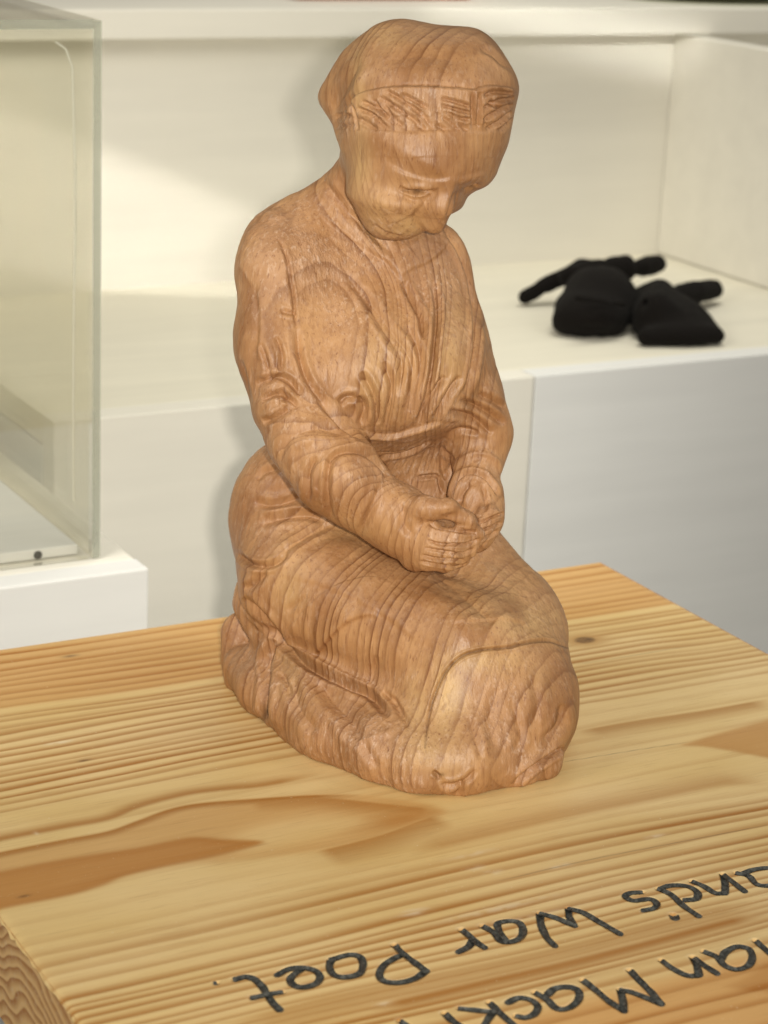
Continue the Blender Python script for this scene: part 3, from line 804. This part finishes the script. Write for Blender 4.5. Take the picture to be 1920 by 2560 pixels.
def board_fields(X, Y):
    sh = X.shape; X = X.ravel(); Y = Y.ravel()
    P3 = np.stack([X * .35, Y, 0 * X], 1)
    ph = warp_phase(X, Y) + .0009 * vnoise(P3, .02, 31) + .0004 * vnoise(P3 * [.4, 1, 1], .005, 32)
    g = grain_profile(ph) * (.85 + .3 * vnoise(P3, .03, 33))
    orange = 1 / (1 + np.exp(-(ph - .0875) / .0008)) * .62
    lowz = 1 / (1 + np.exp((ph + .252) / .002)); orange = np.maximum(orange, .85 * lowz)
    g = g + .20 / (1 + np.exp(-(ph - .0875) / .0008)) + .14 * lowz
    # long cathedral figure
    c1, din = soft_poly(X, Y, [(-330,2215),(-160,2180),(0,2140),(154,2108),(270,2086),(347,2058),(424,2030),(500,2013),(645,2000),(789,1990),(910,1988),(1030,2004),(1079,2014),(1112,2031),(1054,2054),(1006,2074),(910,2108),(789,2128),(650,2142),(480,2158),(300,2185),(0,2240),(-180,2300),(-330,2330)], .0014)
    g *= 1 - .75 * c1
    g = g + .22 * c1; orange = np.maximum(orange, .50 * c1)
    tx, ty = hitz(1010, 2045, 0)[:2]; tip = np.exp(-(((X - tx - .3 * (Y - ty)) / .022) ** 2 + ((Y - ty) / .012) ** 2)) * c1
    g = g + .42 * tip; orange = np.maximum(orange, .8 * tip)
    c2, din2 = soft_poly(X, Y, [(560,2112),(640,2072),(760,2048),(860,2040),(900,2052),(850,2076),(760,2105),(640,2132)], .003)
    g = g - .40 * c2; orange = orange * (1 - .7 * c2)
    for L, u, d_, v in [
        ([(-330,2205),(-160,2170),(0,2133),(154,2102),(270,2080),(347,2053),(424,2025),(500,2010),(645,1998),(789,1989),(910,1988)], .0012, .0050, .95),
        ([(600,2000),(789,1995),(950,2010),(1060,2022),(1100,2032)], .0014, .013, .75),
        ([(1100,2036),(1040,2058),(960,2088),(880,2110),(789,2132)], .013, .0014, .75),
        ([(500,2160),(640,2142),(760,2122),(900,2095)], .006, .003, .25),
        ([(-330,2165),(-160,2135),(0,2098),(154,2068),(270,2046),(347,2015),(463,1985),(560,1972),(660,1962),(800,1935)], .0050, .0022, .85),
        ([(1020,2135),(1200,2089),(1417,2037),(1634,1993),(1808,1958),(1920,1958)], .011, .0035, .55),
        ([(1442,1830),(1599,1802),(1748,1780),(1920,1750)], .0013, .009, .70),
        ([(520,2570),(665,2536),(845,2490),(1120,2431),(1395,2372),(1721,2288),(1920,2246)], .002, .016, .55),
        ([(900,2530),(1200,2459),(1417,2410),(1590,2366),(1764,2319),(1920,2280)], .0035, .0045, .95),
        ([(1000,2560),(1300,2480),(1500,2435),(1700,2385),(1920,2330)], .004, .003, .25),
        ([(0,2262),(120,2240),(217,2222)], .004, .001, .3)]:
        g = np.maximum(g, band(X, Y, L, u, d_, v) + .0)
    c3, din3 = soft_poly(X, Y, [(-330,2260),(-160,2215),(0,2179),(169,2146),(338,2120),(422,2103),(485,2093),(560,2098),(655,2106),(549,2137),(422,2163),(316,2188),(253,2213),(169,2238),(0,2272),(-160,2310),(-330,2350)], .0009)
    g = g * (1 - c3) + c3 * (.58 + .40 * np.exp(-din3 / .004)); orange = np.maximum(orange, c3 * .9)
    c4, din4 = soft_poly(X, Y, [(1711,1862),(1800,1833),(1925,1800),(2050,1770),(2050,1920),(1925,1895),(1786,1869)], .0009)
    g = g * (1 - c4) + c4 * (.45 + .25 * np.exp(-din4 / .003)); orange = np.maximum(orange, c4 * .6)
    c5, din5 = soft_poly(X, Y, [(1815,2466),(1870,2440),(1930,2405),(1990,2390),(1990,2500),(1930,2482),(1870,2475)], .0009)
    g = g + .4 * c5
    stain = np.zeros(X.shape); pale = np.zeros(X.shape)
    kx, ky = hitz(1462, 1600, 0)[:2]
    r = ((X - kx) / .0068) ** 2 + ((Y - ky) / .0052) ** 2; stain = np.maximum(stain, .9 * np.clip((1.0 - r) * 1.6, 0, 1) * (.55 + .45 * np.abs(vnoise(P3 * [3, 1, 1], .0016, 78)))); g = np.maximum(g, .8 * np.exp(-r / 4))
    for x_, y_, rr in [(176, 1640, .0016), (210, 1901, .0012), (60, 2240, .001)]:
        a, b = hitz(x_, y_, 0)[:2]; stain = np.maximum(stain, .6 * np.exp(-(((X - a) / (rr * 2.5)) ** 2 + ((Y - b) / rr) ** 2)))
    for L in [[(1400,1906),(1560,1880),(1720,1855)], [(1440,1662),(1560,1642),(1720,1616)], [(1240,2204),(1460,2152),(1677,2109),(1920,2062)]]:
        stain = np.maximum(stain, band(X, Y, L, .00035, .00035, .45))
    for x_, y_, rx, ry, v in [(1180,2135,.010,.0016,.35),(1035,2280,.006,.0022,.55),(1235,2180,.004,.0022,.4),(1190,2170,.004,.002,.35),(150,1856,.006,.0012,.7),(1250,2270,.025,.002,.35),(1400,2165,.006,.0015,.4),(1640,2090,.005,.0014,.4),(960,2508,.003,.0012,.4),(88,2083,.0008,.0022,.6),(1330,2290,.02,.0016,.3)]:
        a, b = hitz(x_, y_, 0)[:2]; q = P3 * [1 / .35, 1, 1]
        pale = np.maximum(pale, v * np.exp(-(((X - a) / rx) ** 2 + ((Y - b) / ry) ** 2)) * np.clip(.8 + .9 * vnoise(q * [.5, 1, 1], .0016, 77), 0, 1))
    return ph.reshape(sh), np.clip(g, 0, 1).reshape(sh), np.clip(orange, 0, 1).reshape(sh), stain.reshape(sh), pale.reshape(sh)

# ------------------------------------------------------------------ lettering, read off the photograph and laid on the board
def c1(L): return [(520 + x / 2.765, 2240 + y / 2.765) for x, y in L]
def c2(L): return [(1100 + x / 2.023, 2140 + y / 2.023) for x, y in L]
LETTERS = [
 [c1([(52,601),(60,598)])],
 [c1([(190,575),(260,557),(320,575),(370,620),(410,680),(450,740),(495,785)]), c1([(310,702),(400,682),(510,662)])],
 [c1([(480,545),(560,505),(650,495),(740,515),(775,560),(740,608),(650,630),(585,610),(570,570),(610,530),(655,500)])],
 [c1([(850,445),(840,490),(865,540),(940,560),(1040,540),(1072,480),(1055,425),(1000,405),(930,415),(855,440)])],
 [c1([(1290,338),(1340,390),(1430,460),(1508,518)]), c1([(1508,518),(1430,570),(1320,598),(1220,588),(1185,545),(1215,480),(1290,430),(1350,405)])],
 [c2([(110,372),(150,405),(190,440),(225,462)]), c2([(165,425),(145,458),(95,484)])],
 [c2([(215,354),(270,385),(310,430),(380,428),(418,395),(412,348),(370,328),(295,338),(300,380),(330,425)])],
 [c2([(580,453),(540,410),(512,350),(505,292)]), c2([(505,290),(580,310),(650,340),(682,352)]), c2([(680,350),(655,310),(650,268)]), c2([(650,266),(720,285),(800,330),(910,393)])],
 [c2([(1020,182),(960,187),(938,205),(980,225),(1060,217),(1097,240),(1082,263),(1030,274)])],
 [c2([(1183,300),(1188,312)])],
 [c2([(1105,165),(1170,195),(1230,250),(1308,303)]), c2([(1115,163),(1170,148),(1250,152),(1300,180),(1297,215),(1240,222)])],
 [c2([(1275,127),(1330,150),(1390,185),(1440,188)]), c2([(1442,186),(1442,140),(1430,92)]), c2([(1430,92),(1480,130),(1540,178)])],
 [c2([(1500,85),(1560,100),(1600,140),(1650,150),(1700,140)]), c2([(1540,85),(1600,65),(1690,62),(1720,100),(1700,140)])],
 [c2([(1120,527),(1180,570),(1250,603),(1308,603)]), c2([(1310,600),(1298,550),(1278,512)]), c2([(1285,515),(1340,555),(1400,593)])],
 [c2([(1335,482),(1400,510),(1440,553),(1500,572),(1560,553),(1580,510),(1560,468),(1500,458),(1445,485),(1425,518)])],
 [c2([(1595,427),(1665,488),(1700,515)])],
 [c2([(960,577),(1010,630),(1070,690),(1118,748)]), c2([(1118,748),(1040,715),(975,690),(912,677)]), c2([(912,677),(925,730),(930,783)]), c2([(930,783),(860,738),(790,680),(722,628)])],
 [c2([(480,690),(540,725),(590,770),(650,768),(698,730),(702,685),(660,663),(585,668),(545,700)])],
 [c2([(345,740),(400,717),(460,727),(495,760),(478,798),(430,816),(388,808)])],
 [c2([(250,740),(300,790),(370,852),(400,880)]), c2([(100,770),(180,779),(270,788)]), c2([(272,786),(240,830),(215,880)])],
 [c2([(25,795),(60,830),(110,862),(140,885)])],
 [[(1000,2552),(1020,2566),(1040,2585)], [(1020,2566),(1000,2570),(985,2590)]],
]
LW = {0: .0012, 9: .0022}
paths = []
for i, L in enumerate(LETTERS):
    for S_ in L: paths.append((i, LW.get(i, .00155), spline(gp(S_), 7)))
def carve(X, Y):
    """depth of the cut letters and the scraped rim beside them, its highlight painted in"""
    dep = np.zeros(X.shape); rim = np.zeros(X.shape)
    for i, w, p in paths:
        if i == 9: w = .0020
        ids, d, sd, fr = near_path(X, Y, [tuple(a) for a in p], w * 2.4)
        if not len(ids): continue
        dep[ids] = np.maximum(dep[ids], np.clip(1 - (d / (w * 1.12)) ** 2, 0, 1) * .0012)
        # scraped rim with a painted highlight along the far side of a cut
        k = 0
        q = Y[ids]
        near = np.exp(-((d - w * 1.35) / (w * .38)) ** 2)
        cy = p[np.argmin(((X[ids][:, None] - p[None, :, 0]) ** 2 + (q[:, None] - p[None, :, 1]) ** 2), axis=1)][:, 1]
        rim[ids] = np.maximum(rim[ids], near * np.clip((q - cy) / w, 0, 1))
    return dep, rim * (dep <= 0)
def board_patch(y0, y1, dx, dy, cut_letters):
    xs = np.linspace(TX0, TX1, int((TX1 - TX0) / dx) + 1); ys = np.linspace(y0, y1, int((y1 - y0) / dy) + 1)
    X, Y = np.meshgrid(xs, ys); ph, g, orr, stn, pal = board_fields(X, Y)
    Zv = np.zeros(X.shape)
    if cut_letters:
        d, r = carve(X.ravel(), Y.ravel()); nz = .5 + .5 * vnoise(np.stack([X.ravel(), Y.ravel(), 0 * d], 1), .0035, 91)
        Zv = (-d + .00008 * r * nz).reshape(X.shape)
        pal = np.maximum(pal, (np.clip(r * 1.3, 0, 1) * nz * .20).reshape(X.shape))  # scrape and its highlight, put into the pale colour
        orr = np.maximum(orr, (d / .0012).reshape(X.shape) * .8)
    Zv = Zv - .00012 * g - .0006 * np.clip(stn, 0, 1) * 0
    n1, n0 = X.shape
    idx = np.arange(n1 * n0).reshape(n1, n0)
    F = np.stack([idx[:-1, :-1], idx[:-1, 1:], idx[1:, 1:], idx[1:, :-1]], -1).reshape(-1, 4)
    return np.stack([X, Y, Zv], -1).reshape(-1, 3), F, [a.ravel() for a in (g, orr, stn, pal)]
YS = -.150
VA, FA, AA = board_patch(YS, TY1, .0014, .0007, False)
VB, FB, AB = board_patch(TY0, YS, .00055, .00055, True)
VT = np.concatenate([VA, VB]); FT = np.concatenate([FA, FB + len(VA)])
# worn, slightly wavy arris on the left and back edges
VT[:, 0] += np.where(VT[:, 0] < TX0 + 1e-6, -.0007 * np.abs(vnoise(VT * [0, 1, 0], .006, 51)), 0)
VT[:, 2] -= .0012 * np.exp(-((VT[:, 0] - TX0) / .0010)) + .0008 * np.exp(-((TY1 - VT[:, 1]) / .001)) + .0008 * np.exp(-((TX1 - VT[:, 0]) / .001))
stand = empty('wooden_plinth', (0, 0, -.001))
tag(stand, 'honey coloured pine plinth with cut and blackened lettering, under the carved woman', 'wooden plinth')
top = link_mesh('tabletop', VT, FT.astype(np.int32), M_PINE, stand, origin=(0, 0, -.001)); top.location = (0, 0, 0)
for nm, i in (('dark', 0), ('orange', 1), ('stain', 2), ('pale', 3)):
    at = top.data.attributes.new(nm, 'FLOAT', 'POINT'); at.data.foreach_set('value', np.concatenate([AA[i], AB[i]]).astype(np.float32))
def box(name, lo, hi, mat, parent=None, bevel=.001, origin=(0, 0, 0)):
    lo = np.array(lo, float); hi = np.array(hi, float)
    import bmesh
    bm = bmesh.new(); bmesh.ops.create_cube(bm, size=1)
    for v in bm.verts: v.co = Vector([lo[i] + (v.co[i] + .5) * (hi[i] - lo[i]) - origin[i] for i in range(3)])
    if bevel: bmesh.ops.bevel(bm, geom=list(bm.edges), offset=bevel, segments=2, affect='EDGES', profile=.6)
    me = bpy.data.meshes.new(name); bm.to_mesh(me); bm.free(); me.materials.append(mat)
    o = bpy.data.objects.new(name, me); scene.collection.objects.link(o)
    if parent: o.parent = parent
    return o
so = (0, 0, -.001)
# end face and sides: gently uneven sheets that butt under the top
def side_sheet(name, P0, P1, n, m_, mat):
    us = np.linspace(0, 1, n); vs = np.linspace(-.0006, -TH, m_)
    V_ = [(*(np.array(P0) + (np.array(P1) - np.array(P0)) * u), v) for v in vs for u in us]
    V_ = np.array(V_) - np.array(so); idx = np.arange(n * m_).reshape(m_, n)
    F_ = np.stack([idx[:-1, :-1], idx[:-1, 1:], idx[1:, 1:], idx[1:, :-1]], -1).reshape(-1, 4).astype(np.int32)
    return link_mesh(name, V_, F_, mat, stand)
side_sheet('end_face', (TX0 + .0004, TY1), (TX0 + .0004, TY0), 300, 30, M_END)
side_sheet('end_face', (TX1, TY0), (TX1, TY1), 60, 10, M_END)
side_sheet('back_edge', (TX1, TY1), (TX0, TY1), 60, 10, M_PINE)
side_sheet('front_edge', (TX0, TY0), (TX1, TY0), 60, 10, M_PINE)
box('plinth_body', (TX0 + .012, TY0 + .012, -.90), (TX1 - .012, TY1 - .012, -TH), M_WHITE2, stand, .002, so)
# letters: dark ribbons lying in the cuts
for i, L in enumerate(LETTERS):
    VV = []; FF = []
    for k, (j, w, p) in enumerate([q for q in paths if q[0] == i]):
        # resample, add round ends
        seg = np.linalg.norm(np.diff(p, axis=0), axis=1); Ls = np.concatenate([[0], np.cumsum(seg)]); n = max(int(Ls[-1] / .0005), 3)
        t_ = np.linspace(0, Ls[-1], n); c = np.stack([np.interp(t_, Ls, p[:, 0]), np.interp(t_, Ls, p[:, 1])], 1)
        T = np.gradient(c, axis=0); T /= np.linalg.norm(T, axis=1, keepdims=True) + 1e-12
        ext = np.linspace(-w * .9, 0, 5)[:-1]
        c = np.concatenate([c[0] + ext[:, None] * T[0], c, c[-1] - ext[::-1][:, None] * T[-1]]); T = np.concatenate([np.repeat(T[:1], 4, 0), T, np.repeat(T[-1:], 4, 0)])
        cap = np.ones(len(c)); e = np.sqrt(np.clip(1 - (ext / (w * .95)) ** 2, 0, 1)); cap[:4] = e; cap[-4:] = e[::-1]
        Nn = np.stack([-T[:, 1], T[:, 0]], 1); b0 = len(VV)
        wv = w * (1 + .16 * vnoise(np.stack([c[:, 0], c[:, 1], 0 * c[:, 0]], 1), .004, 61 + i))
        for a in range(len(c)):
            for u in (-1, -.6, 0, .6, 1):
                q = c[a] + Nn[a] * u * wv[a] * cap[a]
                VV.append((q[0], q[1], -.0012 * max(1 - (u * .93 * cap[a]) ** 2, 0) * (cap[a] > .2) + .00022 + .00002 * k + .001))
        for a in range(len(c) - 1):
            for u in range(4): FF.append((b0 + a * 5 + u, b0 + a * 5 + u + 1, b0 + (a + 1) * 5 + u + 1, b0 + (a + 1) * 5 + u))
    link_mesh('letter' if i not in (0, 9) else ('full_stop' if i == 0 else 'apostrophe'), np.array(VV), FF, M_INK, stand)

# ------------------------------------------------------------------ display steps behind
BS = 1.65 / 2.15
P0 = CAM + ray(1340, 940) * 2.15 * BS; YC, ZS = P0[1], P0[2]
YR = hitz(1300, 655, ZS)[1]; XL = hity(134, 1056, YC)[0]
ZB = hity(1300, 93, YR - .03)[2]; ZT = hity(1920, 20, YR - .03)[2]
XR = 2.4
unit = empty('display_shelf', (XL, YC, -.9)); uo = (XL, YC, -.9)
tag(unit, 'white painted stepped display shelf behind the carving, gloves on its lower step', 'display shelf')
XD = hitz(1640, 632, ZS)[0]
box('shelf_board', (XL + .0005, YC + .0225, ZS - .022), (XR, YR + .01, ZS - .0004), M_CREAM, unit, .0015, uo)
XSEAM = hity(1337, 955, YC)[0]
box('front_panel', (XL, YC, -.9), (XSEAM - .0006, YC + .022, ZS), M_WHITE, unit, .0012, uo)
box('front_panel', (XSEAM + .0006, YC, -.9), (XR, YC + .022, ZS), M_WHITE2, unit, .0012, uo)  # cooler paint puts the right panel's greyer light into its colour
box('end_panel', (XL, YC + .024, -.9), (XL + .018, YR + .3, ZS - .0235), M_WHITE2, unit, .0012, uo)
box('riser_panel', (-1.2, YR, ZS - .3), (XR, YR + .018, ZB), M_WHITE, unit, .0012, uo)
box('top_board', (-1.2, YR - .03, ZB + .0005), (XR, YR + .75, ZT), M_WHITE, unit, .002, uo)
dv = box('divider_panel', (XD, YC + .19, ZS + .0005), (XD + .018, YR - .0005, ZB - .001), M_WHITE, unit, .0012, uo)
wall = box('back_wall', (-2.5, YR + .70, -.9), (3.5, YR + .75, 1.6), make_painted('grey_wall_paint', (.50, .47, .43)), None, 0); tag(wall, kind='structure')
fl0 = box('floor', (-3, -2.5, -.95), (4, 3.5, -.9), M_FLOOR, None, 0); tag(fl0, kind='structure')

# ------------------------------------------------------------------ small plinth and clear case, left
Q0 = CAM + ray(372, 1421) * 1.30; PX1, PY0, PZ = Q0
pl = empty('white_plinth', (PX1 - .2, PY0 + .2, -.9)); po = (PX1 - .2, PY0 + .2, -.9)
tag(pl, 'low white plinth at the left carrying the clear display case', 'plinth')
PXL = PX1 - .52; PYB = PY0 + .46
box('plinth_top', (PXL, PY0 + .0205, PZ - .018), (PX1 - .0005, PYB, PZ - .0004), M_WHITE, pl, .0015, po)
box('plinth_front', (PXL, PY0, -.9), (PX1, PY0 + .02, PZ), M_WHITE2, pl, .0012, po)
box('plinth_side', (PX1 - .02, PY0 + .0205, -.9), (PX1 - .0015, PYB, PZ - .0185), M_WHITE2, pl, .0012, po)
box('plinth_back', (PXL, PYB - .02, -.9), (PX1 - .021, PYB - .001, PZ - .0185), M_WHITE2, pl, .0012, po)
g0 = hitz(248, 1395, PZ); GX1, GY0 = g0[0], g0[1]; GZ1 = hity(243, 50, GY0)[2]
GXL = GX1 - .32; GYB = GY0 + .275; TK = .0045
case = empty('display_case', (GX1 - .2, GY0 + .18, PZ)); co = (GX1 - .2, GY0 + .18, PZ)
tag(case, 'clear acrylic display case standing on the white plinth at the left edge', 'display case')
e = .0006
box('pane', (GXL, GY0, PZ + .0003), (GX1 - TK - e, GY0 + TK, GZ1 - TK - e), M_GLASS, case, 0, co)
box('pane', (GXL, GYB - TK, PZ + .0003), (GX1 - TK - e, GYB, GZ1 - TK - e), M_GLASS, case, 0, co)
box('pane', (GX1 - TK, GY0, PZ + .0003), (GX1, GYB, GZ1 - TK - e), M_GLASS, case, .0006, co)
box('pane', (GXL, GY0 + TK + e, PZ + .0003), (GXL + TK, GYB - TK - e, GZ1 - TK - e), M_GLASS, case, 0, co)
box('lid', (GXL, GY0, GZ1 - TK), (GX1, GYB, GZ1), M_GLASS, case, .0006, co)
# polished corner edges show as grey-green strips
box('corner_edge', (GX1 - TK + .0002, GY0 - .0004, PZ + .0006), (GX1 + .0004, GY0 + .0002, GZ1 - .0004), M_EDGE, case, 0, co)
box('corner_edge', (GX1 - TK, GYB - .0006, PZ + .0006), (GX1 + .0004, GYB + .0002, GZ1 - .0004), M_EDGE, case, 0, co)
box('corner_edge', (GXL, GY0 - .0004, GZ1 - TK - .0003), (GX1 - TK, GY0 + .0004, GZ1 + .0002), M_EDGE, case, 0, co)
# pale tube standing in for the refracted light line inside the corner
M_REFLECT = mat_plain('reflection_line', (.78, .78, .70), .2)
def tube(name, pts, r, mat, parent, origin, n=8):
    p = np.array(pts, float); T = np.gradient(p, axis=0); T /= np.linalg.norm(T, axis=1, keepdims=True)
    V_ = []; F_ = []
    up = np.array([.3, .9, .2]); 
    for a in range(len(p)):
        u = np.cross(T[a], up); u /= np.linalg.norm(u); v = np.cross(T[a], u)
        for k in range(n): V_.append(p[a] + r * (cos(2 * pi * k / n) * u + sin(2 * pi * k / n) * v))
    for a in range(len(p) - 1):
        for k in range(n): F_.append((a * n + k, a * n + (k + 1) % n, (a + 1) * n + (k + 1) % n, (a + 1) * n + k))
    return link_mesh(name, np.array(V_) - np.array(origin), F_, mat, parent)
xb = GX1 - TK - .010
bz = [(xb - .010, GY0 + TK + .002, GZ1 - TK - .008), (xb - .004, GY0 + TK + .002, GZ1 - TK - .012), (xb, GY0 + TK + .002, GZ1 - TK - .022), (xb + .001, GY0 + TK + .002, GZ1 - TK - .06)] + [(xb + .001 + .0006 * sin(z * 21), GY0 + TK + .002, GZ1 - TK - z) for z in np.arange(.08, GZ1 - PZ - TK - .03, .02)]
tube('corner_reflection', bz, .0007, M_REFLECT, case, co)
hz1 = hity(100, 1358, GY0 + .02)[2]
bb = empty('base_board', (GX1 - .2, GY0 + .18, PZ)); 
tag(bb, 'white board lying inside the clear case, screw hole in its front edge', 'board')
box('panel', (GXL + .012, GY0 + .010, PZ + .0005), (GX1 - .010, GYB - .012, PZ + (hz1 - PZ)), M_WHITE2, bb, .001, co)
sc = hity(94, 1387, GY0 + .010)
import bmesh
def disc(name, c, r, depth, mat, parent, origin):
    V_ = [];F_ = []; n = 24
    for k in range(n):
        a = 2 * pi * k / n
        V_.append((c[0] + r * cos(a), c[1], c[2] + r * sin(a)))
    for k in range(n):
        a = 2 * pi * k / n; V_.append((c[0] + r * .7 * cos(a), c[1] + depth, c[2] + r * .7 * sin(a)))
    F_ = [(k, (k + 1) % n, n + (k + 1) % n, n + k) for k in range(n)] + [tuple(range(n, 2 * n))]
    return link_mesh(name, np.array(V_) - np.array(origin), F_, mat, parent, smooth=False)
disc('screw_hole', (sc[0], GY0 + .010 - .0006, sc[2]), .0027, .0004, mat_plain('dark_hole', (.06, .055, .045), .8), bb, co)

# ------------------------------------------------------------------ things on the top step
def on_top(x, y): return hitz(x, y, ZT)
a = on_top(752, 2); b = on_top(1182, 2)
tb = empty('terracotta_tray', ((a[0] + b[0]) / 2, a[1] + .08, ZT)); to = tuple(tb.location)
tag(tb, 'flat terracotta orange tray on the top step behind the woman’s head', 'tray')
M_TER = make_painted('terracotta_glaze', (.52, .19, .085), .08, .4)
box('tray_base', (a[0], a[1] + .004, ZT + .0005), (b[0], a[1] + .17, ZT + .012), M_TER, tb, .002, to)
box('rim', (a[0] - .002, a[1], ZT + .006), (b[0] + .002, a[1] + .008, ZT + .026), M_TER, tb, .002, to)
box('rim', (a[0] - .002, a[1] + .166, ZT + .006), (b[0] + .002, a[1] + .174, ZT + .026), M_TER, tb, .002, to)
c_ = on_top(1640, 9); d_ = on_top(1990, 4)
M_GRN = mat_plain('olive_glaze', (.36, .40, .14), .25)
gd = link_mesh('olive_dish', *(lambda n=40, prof=((0, .004), (.35, .001), (.75, .006), (1.0, .016), (1.0, .019), (.72, .010), (.3, .006), (0, .006)): (
    np.array([((c_[0] + .115) + .115 * r * cos(2 * pi * k / n), c_[1] + .05 + .075 * r * sin(2 * pi * k / n), ZT + h) for r, h in prof for k in range(n)]),
    [(j * n + k, j * n + (k + 1) % n, (j + 1) * n + (k + 1) % n, (j + 1) * n + k) for j in range(len(prof) - 1) for k in range(n)]))(), M_GRN, origin=(c_[0] + .115, c_[1] + .05, ZT))
tag(gd, 'shallow olive green glazed dish on the top step at the upper right', 'dish')

# ------------------------------------------------------------------ black gloves
def glove(name, label, build, cx, cy):
    global prims
    keep = prims; prims = []
    build()
    lo = np.min([prim_box(p, .01)[0] for p in prims], 0); hi = np.max([prim_box(p, .01)[1] for p in prims], 0)
    lo[2] = ZS - .003
    ax_, D_, L_, g_ = build_field(prims, lo, hi, .0014, ZS + .0008)
    V_, Q_ = surface_nets(ax_, D_, lo, .0014); V_ = smooth_mesh(V_, Q_, .5, 4)
    W_ = V_ @ LF; n_ = mesh_normals(W_, Q_)
    W_ = W_ + n_ * (.0022 * np.abs(vnoise(W_, .020, 5)) - .0008 + .0006 * vnoise(W_, .008, 6))[:, None]
    org = hitz(cx, cy, ZS); 
    Lg = L_[tuple(np.clip(np.round((V_ - lo) / .0014).astype(int), 0, np.array(D_.shape) - 1).T)]
    r_ = empty(name, org); nmz = np.array(g_)[Lg][Q_[:, 0]]
    for g in g_:
        q = Q_[nmz == g]
        if not len(q): continue
        u, inv = np.unique(q, return_inverse=True)
        o = link_mesh(g.rstrip('0123456789'), W_[u] - org, inv.reshape(q.shape).astype(np.int32), M_KNIT, r_)
        o.data.normals_split_custom_set_from_vertices(n_[u])
    tag(r_, label, 'glove'); r_['group'] = 'black gloves on the lower step'
    prims = keep
def HP(x, y, h): return LF @ hitz(x, y, ZS + h * BS)
def grc(g, a, b, ra, rb, k=.006): prims.append(('rc', g, k, HP(*a), HP(*b), ra * BS, rb * BS))
def gel(g, c, r, k=.008, yaw=0, neg=False):
    w = radians(yaw); Rz = np.array([[cos(w), -sin(w), 0], [sin(w), cos(w), 0], [0, 0, 1]])
    prims.append(('-el' if neg else 'el', g, k, HP(*c), Rz.T, np.array(r, float) * BS))
def glove_a():
    gel('palm', (1478, 775, .022), (.040, .060, .026), yaw=6, k=.012)
    gel('palm', (1500, 725, .036), (.038, .050, .026), yaw=0, k=.012)
    grc('palm', (1425, 690, .036), (1560, 672, .038), .012, .016, .014)
    gel('palm', (1545, 770, .018), (.022, .040, .020), yaw=0, k=.012)
    grc('finger', (1450, 672, .040), (1385, 703, .026), .0105, .0100, .008); grc('finger', (1385, 703, .026), (1312, 742, .0105), .0100, .0085, .0008)
    grc('finger2', (1560, 672, .034), (1605, 668, .032), .008, .011, .004); grc('finger2', (1605, 668, .032), (1640, 660, .032), .011, .0120, .0008)
    grc('cuff', (1425, 800, .016), (1530, 805, .013), .018, .015, .010)
    gel('cuff', (1482, 835, .013), (.026, .024, .0080), .004, 0, True)
    grc('palm', (1440, 745, .050), (1560, 760, .040), .004, .004, .006)
    for a_, b_ in (((1450, 700, .058), (1540, 720, .062)), ((1440, 770, .046), (1500, 800, .040)), ((1530, 740, .050), (1570, 790, .030))):
        grc('palm', a_, b_, .0035, .0025, .005); prims[-1] = ('-rc',) + prims[-1][1:]
def glove_b():
    grc('cuff', (1612, 842, .0100), (1788, 840, .0095), .0100, .0095, .005)
    gel('palm', (1690, 818, .011), (.047, .050, .0165), k=.010)
    gel('palm', (1668, 785, .018), (.040, .060, .020), k=.012)
    grc('palm', (1655, 740, .026), (1640, 780, .028), .016, .022, .012)
    grc('palm', (1580, 760, .022), (1640, 740, .026), .012, .016, .012)
    gel('palm', (1690, 775, .040), (.014, .024, .012), .008, 30, True)
    for a_, b_ in (((1620, 790, .036), (1700, 800, .036)), ((1650, 820, .028), (1760, 815, .026)), ((1600, 770, .036), (1640, 740, .042))):
        grc('palm', a_, b_, .0035, .0025, .005); prims[-1] = ('-rc',) + prims[-1][1:]
    grc('thumb', (1690, 742, .020), (1735, 732, .019), .0120, .0135, .006); grc('thumb', (1735, 732, .019), (1785, 722, .017), .0135, .0115, .0008)
    gel('cuff', (1700, 866, .0090), (.038, .020, .0042), .003, 0, True)
glove('knitted_glove', 'crumpled black glove with one long finger pointing left, on the lower step', glove_a, 1480, 820)
glove('knitted_glove', 'flattened black glove with open cuff facing front and thumb to the right', glove_b, 1700, 850)

# ------------------------------------------------------------------ daylight and room light on the steps, plus added fill lamps
def at(p): return tuple(float(v) for v in p)
def nb(p): return CAM + (np.array(p, float) - CAM) * BS
pc = hity(330, 590, YR)
tc = hity(1420, 52, YR - .03)
area('window_light', at(pc + np.array([-.26, -.50, .50])), at(pc), .36, .095, .060, (1, .95, .84), 2.5)
area('room_light', at(nb((-.60, .45, .70))), at(nb((.42, 1.22, -.30))), .46, .38, 2.1, (1, .95, .84), 90)
area('side_fill', at(nb((.95, -.15, .80))), at(nb((.24, .92, -.34))), .38, .38, .62, (1, .965, .86), 52)  # added fill from an unseen source, brightens the front panels
area('overhead_fill', at(nb((.95, 1.05, 1.5))), at(nb((.95, 1.15, 0))), .7, .3, 2.2, (1, .96, .84), 95)  # added unseen fill from above, lifts the level boards
area('window_glint', at(tc + np.array([-.75, -1.15, .45]) * BS), at(tc), .26, .035, .020, (1, .97, .88), 3)
#ENDSTAGE3
